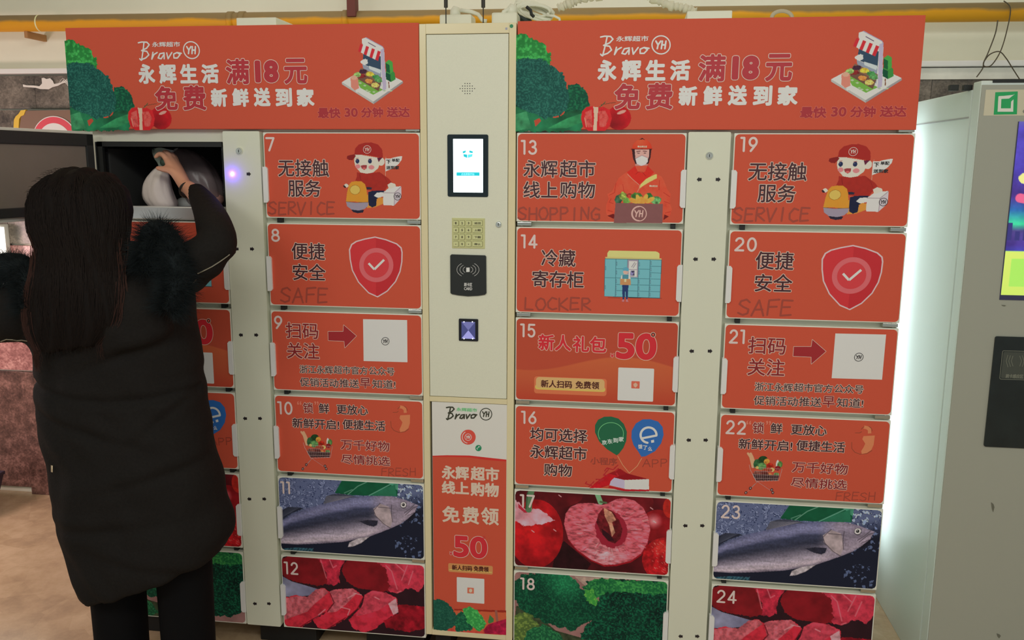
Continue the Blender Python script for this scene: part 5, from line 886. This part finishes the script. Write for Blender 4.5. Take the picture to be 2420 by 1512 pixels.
def vq(x0, y0, x1, y1): a = c(x0, y0); return (a[0], c(x1, y0)[0], c(x0, y1)[1], a[1])
ax0 = c(2402, 287)[0]; az1 = c(2402, 287)[1]; bz0 = c(2358, 708)[1]; ax1 = 1.90; xL = c(2385, 500)[0]
sbz = link('screen_frame', MB().box(xL - .002, ax1, F_ - .002, F_ + .001, bz0, az1, .001).mesh('screen_frame', M((52, 52, 86), .3), off=vo), vm)
crs = Crop(0, 0, 1, 0, 0, VY0 - .001)
class VC:                      # screen picture in its own 0..100 coordinates
    k = 1.
    def __call__(s, a, b): return (xL + (ax1 - xL) * a / 100, az1 + (bz0 - az1) * b / 100)
r = Ras(VC(), (0, 0, 100, 97), .0022, bg=(70, 62, 150)); v = r.Y / r.H; u = r.X / r.W
stops = [(0, (84, 80, 150)), (.04, (72, 62, 160)), (.28, (66, 56, 150)), (.42, (70, 50, 130)), (.50, (40, 90, 150)), (.58, (60, 200, 150)), (.62, (70, 60, 120)), (.70, (66, 50, 130)), (.735, (60, 60, 150)), (.74, (190, 250, 100)), (1, (180, 240, 96))]
r.rgb[:] = np.stack([np.interp(v, [a[0] for a in stops], [a[1][i] for a in stops]) for i in range(3)], -1); nn_ = fbm(r.H, r.W, 18, 4, 3); r.rgb *= np.where(v < .735, 1 + .5 * (nn_ - .5), 1)[..., None]
for k in range(22): x_ = k * 4.5; h_ = random.uniform(4, 12); r.poly([(x_, 66), (x_, 66 - h_), (x_ + 2.4, 66 - h_), (x_ + 2.4, 66)], (52, 50, 110))
r.ell(9, 31, 6, 3.6, (236, 226, 130)); r.line([(5, 42), (16, 44)], 20, (206, 90, 130)); r.poly([(4, 76), (30, 76), (30, 92), (4, 92)], (150, 205, 90))
ms = M_col(); ms.name = 'lit_display'; ms.node_tree.nodes['Principled BSDF'].inputs['Emission Strength'].default_value = .42; ms.node_tree.links.new([n for n in ms.node_tree.nodes if n.type == 'ATTRIBUTE'][0].outputs['Color'], ms.node_tree.nodes['Principled BSDF'].inputs['Emission Color'])
link('lit_display', r.mesh('lit_display', y=F_ - .0025, mat=ms), sbz, loc=(-vo[0], -vo[1], -vo[2]))
q0 = c(2350, 794); q1 = c(2324, 1054)
cp = link('card_panel', MB().prism(rrect(c(2340, 900)[0], 1.95, q1[1], q0[1], .006), F_ - .004, F_ + .001).mesh('card_panel', M((22, 30, 30), .3, noise=.2, scale=20), off=vo), vm)
mb = MB(); a0 = c(2370, 830); a1 = c(2440, 895); mb.flat(rrect(a0[0], a1[0], a1[1], a0[1], .004), F_ - .0045); mb.m = 1; mb.stroke(rrect(a0[0] - .003, a1[0], a1[1] - .003, a0[1] + .003, .004), .0008, F_ - .0048, True, n=5); letters(mb, '刷卡感应区', c, (2374, 882, 2416, 892), bold=.0004, y=F_ - .005, mats=(1, 1))
for k in range(3): mb.stroke(c.L([(2392 - k * 6, 840 - k), (2388 - k * 6, 852), (2392 - k * 6, 864 + k)]), .0007, F_ - .005, n=5); mb.stroke(c.L([(2408 + k * 6, 840 - k), (2412 + k * 6, 852), (2408 + k * 6, 864 + k)]), .0007, F_ - .005, n=5)
link('card_reader', mb.mesh('card_reader', [M((62, 66, 60), .4), M((110, 112, 100), .5)], off=vo), cp)
mb = MB()
for (x_, y_, w_, h_) in ((2346, 1198, 4, 12), (2360, 1502, 5, 6), (2372, 722, 6, 2)): mb.flat(c.L([(x_ - w_, y_ - h_), (x_ + w_ * .4, y_ - h_ * .6), (x_ + w_, y_), (x_ + w_ * .2, y_ + h_), (x_ - w_ * .6, y_ + h_ * .2)]), F_ - .0004)
link('scuff_marks', mb.mesh('scuff_marks', M((96, 96, 84), .7), off=vo), vm)
# unseen light behind the right locker cabinet; its tube and stand are made up
tl = thing('added_tube_lamp', 'added standing white tube lamp, unseen in the gap behind the right locker cabinet', 'lamp', (1.15, .66, 0)); o_ = tl.location
link('housing', MB().box(1.125, 1.15, .63, .69, .0, 1.86, .003).mesh('housing', white_pl, off=o_), tl)
link('base', MB().box(1.10, 1.20, .60, .72, .0, .03, .004).mesh('base', white_pl, off=o_), tl)
link('tube', MB().tube([(1.165, .66, .35), (1.165, .66, 1.82)], .014, 16).mesh('tube', M((235, 248, 255), .4, emit=1.2, k=1), off=o_), tl)
l = bpy.data.lights.new('added_tube_light', 'AREA'); l.shape = 'RECTANGLE'; l.size = .04; l.size_y = 1.5; l.energy = 2.2; l.color = (.84, .97, 1)
lo_ = bpy.data.objects.new('added_tube_light', l); COL.objects.link(lo_); lo_.location = (1.185, .66, 1.0); lo_.rotation_euler = (math.radians(90), 0, math.radians(-90))
# dark object at the lower left
def floor_at(px, py): d = ray(px, py); return cam_loc + d * (-cam_loc.z / d.z)
b0 = floor_at(4, 1246); b1 = at(15, 1163, b0.y); b2 = at(15, 1163, b0.y + .24); b3 = at(4, 1246, b0.y + .2); bx_, by_, bz_ = b2.x, b0.y, b1.z; b0.x = bx_ - .03
q_ = MB().add([(b0.x - .2, by_, 0), (b0.x, by_, 0), (b0.x, by_ + .2, 0), (b0.x - .2, by_ + .2, 0), (bx_ - .26, by_, bz_), (bx_, by_, bz_), (bx_, by_ + .24, bz_), (bx_ - .26, by_ + .24, bz_)], [(0, 3, 2, 1), (4, 5, 6, 7), (0, 1, 5, 4), (1, 2, 6, 5), (2, 3, 7, 6), (3, 0, 4, 7)])
q_.box(bx_ - .262, bx_ + .003, by_ - .003, by_ + .243, bz_ - .012, bz_ + .004, .003)
tag(link('waste_bin', q_.mesh('waste_bin', M((52, 42, 58), .5), off=(bx_ - .13, by_ + .12, 0)), loc=(bx_ - .13, by_ + .12, 0)), 'dark purple-grey bin standing on the floor at the left edge', 'bin')

# =================================================================== the person at the open compartment
BY = -.35
def q(px, py, Y=BY): return at(px, py, Y)
base = q(345, 1400); base = Vector((base.x, BY, 0))
pn = thing('person', 'person from behind in long black coat with fur trimmed hood, reaching into the open locker', 'person', base)
def padd(name, me, label=None):
    a = co_get(me); a -= np.array(base, np.float32); co_set(me, a); o = link(name, me, pn)
    if label: o['label'] = label
    return o
def rings(mb, R, n=36, e=2.4):
    """R: (left point, right point, depth half-size, depth shift)"""
    vs = []; fs = []
    for (l, r, dd, dy) in R:
        c_ = (l + r) / 2; h = (r - l) / 2
        for k in range(n):
            t = 2 * PI * k / n; cx, sx = math.cos(t), math.sin(t); f = lambda v: math.copysign(abs(v) ** (2 / e), v)
            vs.append(c_ + h * f(cx) + Vector((0, dd * f(sx) + dy, 0)))
    for i in range(len(R) - 1): fs += [(i * n + k, i * n + (k + 1) % n, (i + 1) * n + (k + 1) % n, (i + 1) * n + k) for k in range(n)]
    fs += [tuple(range(n - 1, -1, -1)), tuple(range((len(R) - 1) * n, len(R) * n))]
    return mb.add(vs, fs)
def spline(P, n=8):
    out = []
    for i in range(len(P) - 1):
        a, b, c_, d_ = P[max(i - 1, 0)], P[i], P[i + 1], P[min(i + 2, len(P) - 1)]
        for j in range(n):
            s_ = j / n; out.append(tuple(.5 * ((2 * np.array(b)) + (np.array(c_) - a) * s_ + (2 * np.array(a) - 5 * np.array(b) + 4 * np.array(c_) - d_) * s_ ** 2 + (3 * np.array(b) - a - 3 * np.array(c_) + d_) * s_ ** 3)))
    return out + [tuple(P[-1])]
def limb(mb, pts, n=18):                    # (px, py, Y, radius)
    S = spline([(p[0], p[1], p[2], p[3]) for p in pts], 6); return mb.tube([q(a, b, c_) for a, b, c_, r_ in S], [s_[3] for s_ in S], n)
# coat
mb = MB()
T_ = [((160, 565), (330, 575), .07, .0), ((104, 604), (405, 606), .10, .01), ((70, 660), (448, 655), .125, 0), ((68, 740), (458, 715), .135, 0), ((80, 820), (464, 770), .14, 0), ((86, 900), (474, 840), .14, 0), ((97, 980), (490, 920), .145, 0), ((110, 1050), (503, 1000), .15, 0), ((128, 1130), (516, 1080), .155, 0), ((142, 1205), (534, 1165), .16, 0), ((160, 1285), (552, 1225), .165, 0), ((183, 1355), (558, 1266), .165, 0), ((205, 1400), (540, 1300), .16, 0)]
S_ = spline([(l[0], l[1], r[0], r[1], d_, y_) for l, r, d_, y_ in T_], 4)
rings(mb, [(q(a + (11 if b > 800 else 3), b), q(c_ - (13 if d_ > 860 else 4), d_), e_, f_) for a, b, c_, d_, e_, f_ in S_], e=2.25)
limb(mb, [(330, 650, -.36, .075), (420, 640, -.37, .070), (475, 612, -.37, .060), (512, 578, -.35, .053), (508, 540, -.29, .050), (492, 498, -.18, .043), (470, 462, -.08, .032), (460, 448, -.05, .026)])
limb(mb, [(170, 670, -.36, .085), (90, 720, -.38, .088), (10, 742, -.41, .080), (-70, 745, -.42, .072), (-100, 700, -.36, .062), (-105, 620, -.26, .05), (-100, 560, -.18, .036)])
mb.ball(tuple(q(255, 745, -.44)), (.185, .085, .12)); mb.ball(tuple(q(190, 640, -.40)), (.13, .09, .09))
me = remesh(mb, .0095, 5, .5)
a = co_get(me); nn_ = np.empty(len(me.vertices) * 3, np.float32); me.vertices.foreach_get('normal', nn_); nn_ = nn_.reshape(-1, 3)
X, Y_, Z = a.T.astype(float)
def ridge(u, f): return np.abs(np.sin(u * f)) ** .6
wv = .0035 * np.sin(Z * 21 + 3.0 * np.sin(X * 6.5 + Y_ * 4)) * np.clip((1.25 - Z) * 2, .25, 1) + .002 * np.sin(Z * 47 + X * 17 + 2 * np.sin(X * 19)) + .0025 * np.sin(X * 60 + Z * 22 + 3 * np.sin(Z * 14)) 
wv -= .012 * np.exp(-((Z - (.985 + .30 * (X + 1.05) ** 2 * 1.6)) / .012) ** 2) * (Y_ < BY)
for zf, xf, sl, dp in ((1.12, -.95, .35, .007), (.90, -1.12, -.25, .008), (.78, -.9, .30, .006), (.62, -1.1, .12, .007), (1.02, -.80, .9, .006), (.52, -.95, -.2, .005)):
    wv -= dp * np.exp(-((Z - zf - sl * (X - xf)) / .014) ** 2) * np.exp(-((X - xf) / .16) ** 2) * (Y_ < BY)
    wv += dp * .8 * np.exp(-((Z - zf - .03 - sl * (X - xf)) / .02) ** 2) * np.exp(-((X - xf) / .18) ** 2) * (Y_ < BY)
wv *= (Z < 1.38)
co_set(me, a + nn_ * wv[:, None]); me.materials.append(M((30, 28, 27), .8, spec=.1, k=1.2, noise=.12, scale=160, bump=.5, name='black_coat_cloth')); coat_me = me
from mathutils.bvhtree import BVHTree
cbv = BVHTree.FromPolygons([tuple(v) for v in co_get(me)], [tuple(p.vertices) for p in me.polygons])
def on_coat(px, py, lift=.001):
    h = cbv.ray_cast(cam_loc, ray(px, py).normalized()); return (h[0] + h[1] * lift) if h[0] else q(px, py, -.5)
coat = padd('coat', me)
def onto(mb): return mb.mesh
for nm, pts, r_ in (('piping', [(467, 646), (480, 640), (500, 630), (520, 617), (542, 601)], .0016), ('piping', [(431, 684), (442, 678), (455, 670), (463, 660)], .0013), ('piping', [(2, 806), (15, 801), (30, 802), (40, 804), (52, 803), (68, 806)], .0016)):
    P = [on_coat(*p) for p in pts]; link(nm, MB().tube(P, r_, 6).mesh(nm, M((150, 145, 130), .3, metal=.6), off=base), coat, label='thin reflective seam piping')
P = [on_coat(124, y_, .0) for y_ in (1098, 1106, 1114)]; link('zip_pull', MB().tube(P, .004, 8).mesh('zip_pull', chrome, off=base), coat)
# trousers and shoes
lt, rt = q(282, 1430), q(440, 1420)
mb = MB()
for c_, top in ((lt, .62), (rt, .62)): mb.tube([(c_.x, BY, z) for z in (top, .5, .35, .2, .05)], [.085, .080, .078, .076, .078], 20)
mb.ball(((lt.x + rt.x) / 2, BY, .68), (.16, .13, .16))
padd('trousers', (lambda m: (m.materials.append(M((16, 16, 18), .8, spec=.1, k=1.1)), m)[1])(remesh(mb, .012, 4)))
for c_ in (lt, rt):
    mb = MB(); mb.ball((c_.x, BY + .03, .035), (.048, .125, .04), 20); mb.ball((c_.x, BY - .05, .06), (.042, .05, .055), 16); mb.box(c_.x - .045, c_.x + .045, BY - .095, BY + .15, 0, .018, .006); me = remesh(mb, .007, 3); me.materials.append(M((24, 22, 22), .4)); padd('shoe', me)
# body: head, neck, trunk, arms, hands and legs in one surface
mb = MB(); hx = q(190, 500, -.35)
mb.ball(tuple(hx + Vector((0, 0, .01))), (.073, .092, .100), 26); mb.ball(tuple(hx + Vector((.004, .035, -.06))), (.052, .06, .062), 22)
for sx in (-1, 1): mb.ball(tuple(hx + Vector((sx * .074, .005, -.02))), (.010, .020, .030), 12)
mb.tube([tuple(hx + Vector((.004, .085, .0))), tuple(hx + Vector((.004, .107, -.035)))], [.008, .013], 10); mb.ball(tuple(hx + Vector((.004, .092, -.062))), (.022, .010, .008), 12)
for sx in (-1, 1): mb.ball(tuple(hx + Vector((.004 + sx * .030, .075, -.002))), (.013, .012, .010), 12)
mb.tube([hx + Vector((0, 0, -.05)), q(215, 600), q(225, 650)], [.052, .052, .07], 18)
rings(mb, [(q(110, 640), q(400, 640), .07, 0), (q(110, 760), q(420, 740), .09, 0), (q(140, 950), q(430, 930), .085, 0), (q(170, 1150), q(470, 1130), .10, 0)])
for c_ in (lt, rt): mb.tube([(c_.x, BY, .62), (c_.x, BY, .45), (c_.x, BY, .25), (c_.x, BY, .08), (c_.x, BY + .05, .04)], [.07, .055, .048, .036, .03], 14)
limb(mb, [(390, 650, -.36, .048), (475, 610, -.36, .042), (512, 575, -.34, .036), (492, 498, -.18, .032), (455, 452, -.05, .024), (438, 440, -.02, .021)], 14)
limb(mb, [(130, 690, -.37, .05), (-60, 735, -.41, .04), (-105, 620, -.26, .03), (-95, 540, -.15, .022)], 14)
def hand(W, palm, fingers, thumb):
    for k_ in palm: limb(mb, [W, ((W[0] + k_[0]) / 2, (W[1] + k_[1]) / 2, (W[2] + k_[2]) / 2, .0165), k_ + (.0115,)], 12)
    for f in fingers:
        limb(mb, [p + (r_,) for p, r_ in zip(f, (.0100, .0088, .0080, .0070))], 12); e_ = q(*f[-1]); mb.ball(tuple(e_), .0068, 10)
    limb(mb, [p + (r_,) for p, r_ in zip(thumb, (.0150, .0115, .0098, .0080))], 12); mb.ball(tuple(q(*thumb[-1])), .0078, 10)
hand((438, 440, -.02, .020), [(396, 381, .045), (404, 378, .06), (412, 380, .075), (418, 386, .088)],
     [[(396, 381, .045), (386, 367, .052), (376, 364, .06), (368, 371, .06)], [(404, 378, .06), (395, 361, .075), (383, 357, .085), (372, 362, .085)], [(412, 380, .075), (405, 364, .09), (394, 358, .10), (383, 362, .10)], [(418, 386, .088), (413, 371, .10), (404, 365, .11), (395, 369, .112)]],
     [(420, 418, .0), (405, 404, .008), (388, 400, .02), (373, 397, .03)])
hand((-95, 540, -.15, .020), [(-100, 500, -.12), (-92, 497, -.11), (-84, 499, -.10), (-77, 504, -.09)],
     [[(-100, 500, -.12), (-106, 478, -.11), (-104, 466, -.09), (-100, 462, -.075)], [(-92, 497, -.11), (-95, 473, -.095), (-92, 460, -.08), (-88, 457, -.065)], [(-84, 499, -.10), (-84, 476, -.085), (-81, 465, -.07), (-78, 462, -.055)], [(-77, 504, -.09), (-74, 485, -.075), (-71, 476, -.065), (-69, 474, -.055)]],
     [(-102, 528, -.13), (-114, 512, -.115), (-120, 500, -.10), (-122, 490, -.09)])
me = remesh(mb, .0046, 4, .5); me.materials.append(M((196, 142, 116), .5, k=1.5, name='skin')); body = padd('body', me)
mb = MB()
for sx in (-1, 1): mb.ball(tuple(hx + Vector((.004 + sx * .030, .083, .002))), .0095, 14)
padd('eyes', mb.mesh('eyes', M((40, 30, 28), .2)))
# bracelet
cw, dw_ = q(442, 449, -.033), (q(438, 440, -.02) - q(455, 452, -.05)).normalized(); u1 = dw_.orthogonal().normalized(); u2 = dw_.cross(u1)
P = [cw + (u1 * math.cos(t) + u2 * math.sin(t)) * .0225 for t in np.linspace(0, 2 * PI, 25)]
padd('bracelet', MB().tube(P, .0035, 8, False).mesh('bracelet', M((28, 24, 22), .3)), 'thin dark bracelet')
# hair
mb = MB(); hc = q(190, 497, -.36)
mb.ball(tuple(hc), (.116, .118, .116), 30)
H_ = [((135, 412), (250, 410), .07, -.0), ((100, 440), (282, 440), .095, -.01), ((84, 480), (298, 480), .10, -.02), ((84, 535), (300, 540), .095, -.04), ((98, 590), (292, 592), .075, -.08), ((84, 650), (290, 650), .055, -.125), ((70, 720), (288, 715), .045, -.145), ((72, 780), (272, 770), .035, -.155), ((95, 835), (235, 815), .022, -.155)]
HS = spline([(l[0], l[1], r[0], r[1], d_, y_) for l, r, d_, y_ in H_], 5)
rings(mb, [(q(a, b, BY + f_), q(c_, d_, BY + f_), e_, 0) for a, b, c_, d_, e_, f_ in HS], e=2.2)
me = remesh(mb, .009, 4, .5); a = co_get(me); nn_ = np.empty(len(me.vertices) * 3, np.float32); me.vertices.foreach_get('normal', nn_); nn_ = nn_.reshape(-1, 3)
wv = .0035 * np.sin(a[:, 0] * 130 + 9 * np.sin(a[:, 2] * 9)) + .002 * np.sin(a[:, 0] * 310 + a[:, 2] * 25); co_set(me, a + nn_ * wv[:, None]); me.materials.append(M((24, 20, 19), .65, spec=.08, k=1.2, name='dark_hair')); hair = padd('hair', me)
rs = np.random.RandomState(7)
def strand(vs, fs, P, w0):
    o = len(vs); n = len(P)
    for i, p in enumerate(P):
        t = (Vector(P[min(i + 1, n - 1)]) - Vector(P[max(i - 1, 0)])); vd = (Vector(p) - cam_loc); s_ = t.cross(vd)
        s_ = s_.normalized() * (w0 * (1 - i / (n - 1) * .85)) if s_.length > 1e-9 else Vector((w0, 0, 0)); vs += [Vector(p) - s_, Vector(p) + s_]
    fs += [(o + 2 * i, o + 2 * i + 1, o + 2 * i + 3, o + 2 * i + 2) for i in range(n - 1)]
HS3 = [(q(a, b, BY + f_), q(c_, d_, BY + f_), e_, 0) for a, b, c_, d_, e_, f_ in HS]
for nm, cnt, mat_, sel in (('hair_strands', 1500, M((29, 23, 21), .65, spec=.08, k=1.2), 0), ('hair_strands', 420, M((58, 38, 33), .6, spec=.08, k=1.2), 1)):
    vs, fs = [], []
    for i in range(cnt):
        t = rs.uniform(PI, 2 * PI) if not sel else (PI + abs(rs.normal(0, .22)) if rs.rand() < .9 else 2 * PI - abs(rs.normal(0, .2)))
        i0 = rs.randint(0, 28) if not sel else rs.randint(16, 34); i1 = min(len(HS3) - 1, i0 + rs.randint(8, 18)); out = 1 + rs.uniform(-.01, .05) + (.08 * rs.rand() if sel else 0); i1 = min(i1 + (rs.rand() < .5) * 3, len(HS3) - 1); tail = rs.uniform(.0, .05) if i1 == len(HS3) - 1 else 0; ph = rs.uniform(0, 6); am = rs.uniform(.001, .005); P = []
        for j in range(i0, i1 + 1):
            l, r_, dd, dy = HS3[j]; c_ = (l + r_) / 2; h = (r_ - l) / 2; g = out + (.05 if j == i1 else 0)
            P.append(c_ + h * math.cos(t) * g + Vector((am * math.sin(ph + j * .7), dd * math.sin(t) * g + dy - .002, 0)))
        if tail: P += [P[-1] + Vector((rs.uniform(-.006, .006), -.001, -tail * k_ / 3)) for k_ in (1, 2, 3)]
        if len(P) > 2: strand(vs, fs, P, .0009)
    hs = padd(nm, MB().add(vs, fs).mesh(nm, mat_), 'reddish brown strands along the hair edge' if sel else None); hs['kind'] = 'stuff'
vs, fs = [], []
for i in range(260):                        # loose hairs around the crown
    t = rs.uniform(0, PI); p = hc + Vector((.114 * math.cos(t), rs.uniform(-.06, .02), .112 * math.sin(t))); d_ = Vector((math.cos(t) * .4 - .4 * math.sin(t), rs.uniform(-.3, .1), math.sin(t) * .25)).normalized()
    P = [p + d_ * (k * .0035) + Vector((0, 0, -.0004 * k * k)) for k in range(5)]; strand(vs, fs, P, .0006)
hs = padd('loose_hairs', MB().add(vs, fs).mesh('loose_hairs', M((29, 23, 21), .65, spec=.08, k=1.2))); hs['kind'] = 'stuff'
# fur trim of the hood
def fur(paths, n, ln, mat_, name, seed):
    r2 = np.random.RandomState(seed); vs, fs = [], []
    core = MB()
    for path, rad in paths:
        S = spline(path, 8); C3 = [q(*p) for p in S]; core.tube(C3, [rad * (.55 + .45 * math.sin(PI * min(1, max(0, (i + 2) / (len(C3) + 3))))) for i in range(len(C3))], 14)
        for i in range(n):
            f = r2.uniform(0, len(C3) - 1.001); j = int(f); c_ = C3[j].lerp(C3[j + 1], f - j); t = (C3[j + 1] - C3[j]).normalized(); u1 = t.orthogonal().normalized(); u2 = t.cross(u1); ph = r2.uniform(0, 2 * PI)
            d_ = (u1 * math.cos(ph) + u2 * math.sin(ph) + t * r2.uniform(-.5, .5)).normalized(); L_ = ln * r2.uniform(.5, 1.15); p0_ = c_ + d_ * rad * .6; dr = Vector((r2.uniform(-.7, .7), r2.uniform(-.6, .4), r2.uniform(-.9, .3)))
            P = [p0_ + d_ * (L_ * k / 4) + dr * (L_ * (k / 4) ** 2 * .6) for k in range(5)]; strand(vs, fs, P, .0005)
    o = padd(name, core.mesh(name, mat_, smooth=True)); g = padd('fur_strands', MB().add(vs, fs).mesh('fur_strands', mat_)); g['kind'] = 'stuff'; return o
furm = M((26, 31, 33), .8, spec=.1, k=1.2, noise=.4, scale=30, name='dark_fur')
fur([([(345, 640, -.44), (350, 590, -.44), (366, 552, -.43), (386, 560, -.42), (405, 595, -.43), (418, 640, -.45), (415, 690, -.48), (395, 735, -.50)], .036)], 11000, .040, furm, 'fur_trim', 3)
fur([([(-70, 690, -.43), (-30, 650, -.42), (15, 632, -.42), (55, 640, -.43), (72, 680, -.46), (70, 735, -.50)], .040)], 7000, .038, furm, 'fur_trim', 5)

# =================================================================== bags in the open compartment
FZ = ZT - RP + .0165
def bag(name, lab_, R, Y0, mat_, folds, amp, seed, extra=None, floor_=True):
    n = 40; vs = []; fs = []; r3 = np.random.RandomState(seed); S = spline([(a, b, c_) for a, b, c_ in R], 6); C0 = q(R[-1][0], R[-1][1], Y0)
    for i, (cx, cy, hw) in enumerate(S):
        p = q(cx, cy, Y0); h = hw * .00127; v = i / (len(S) - 1)
        for k in range(n):
            t = 2 * PI * k / n; g = 1 + amp * math.sin(folds * t + 5 * v + seed) * (1.3 - v) + amp * .5 * math.sin(2.3 * folds * t - 7 * v) + amp * .4 * r3.uniform(-1, 1) * .3
            vs.append((p.x + h * g * math.cos(t), Y0 + h * .8 * g * math.sin(t), max(FZ + .0005, p.z) if floor_ else p.z))
    m = len(S); fs = [(i * n + k, i * n + (k + 1) % n, (i + 1) * n + (k + 1) % n, (i + 1) * n + k) for i in range(m - 1) for k in range(n)] + [tuple(range((m - 1) * n, m * n))]
    b_ = Vector((C0.x, Y0, FZ)); t = thing(name, lab_, 'bag', b_); link('bag_film', MB().add(vs, fs).mesh('bag_film', mat_, off=b_, smooth=True), t); return t, b_
wbm = M((226, 212, 205), .45, k=1.1, bump=.5, scale=35, name='white_bag_film')
t, b_ = bag('shopping_bag', 'stuffed white plastic bag held by the hand in the open compartment', [(386, 392, 12), (380, 402, 20), (374, 420, 30), (372, 442, 37), (376, 465, 40), (384, 482, 38), (388, 492, 30), (389, 497, 18)], .115, wbm, 6, .05, 1)
S2 = []; mb = MB(); n = 30
for i, (cx, cy, hw) in enumerate(spline([(387, 396, 11), (383, 384, 11), (380, 374, 14), (386, 362, 24), (390, 352, 30)], 4)):
    p = q(cx, cy, .10); S2 += [(p.x + hw * .00127 * (1 + .18 * math.sin(5 * 2 * PI * k / n + i * .3)) * math.cos(2 * PI * k / n), .10 + hw * .0010 * math.sin(2 * PI * k / n), p.z + .004 * math.sin(3 * 2 * PI * k / n) * (i / 16)) for k in range(n)]
m = len(S2) // n; mb.add(S2, [(i * n + k, i * n + (k + 1) % n, (i + 1) * n + (k + 1) % n, (i + 1) * n + k) for i in range(m - 1) for k in range(n)]); link('gathered_top', mb.mesh('gathered_top', M((128, 140, 130), .4, k=1.3, bump=.5, scale=40), off=b_, smooth=True), t, label='grey green gathered top of the bag')
mb = MB(); mb.ball(tuple(q(391, 384, .055)), (.018, .014, .014), 14); link('knot', mb.mesh('knot', M((46, 62, 52), .5), off=b_, smooth=True), t, label='dark green knot under the fingers')
clm = M((170, 150, 152), .25, k=1.2, alpha=.6, bump=.6, scale=30, name='clear_bag_film')
t, b_ = bag('clear_bag', 'hazy clear plastic bag behind the white bag in the open compartment', [(425, 352, 16), (440, 366, 38), (458, 395, 52), (474, 435, 56), (480, 462, 54), (482, 480, 46), (482, 486, 20)], .27, clm, 6, .05, 3)
mb = MB(); mb.ball((b_.x + .01, .27, FZ + .042), (.062, .042, .036), 20); link('wrapped_food', mb.mesh('wrapped_food', M((190, 140, 132), .5, noise=.3, scale=30), off=b_, smooth=True), t)
mb = MB(); mb.ball((b_.x - .058, .245, FZ + .026), (.030, .022, .022), 16); link('white_pack', mb.mesh('white_pack', M((214, 206, 214), .5), off=b_, smooth=True), t)
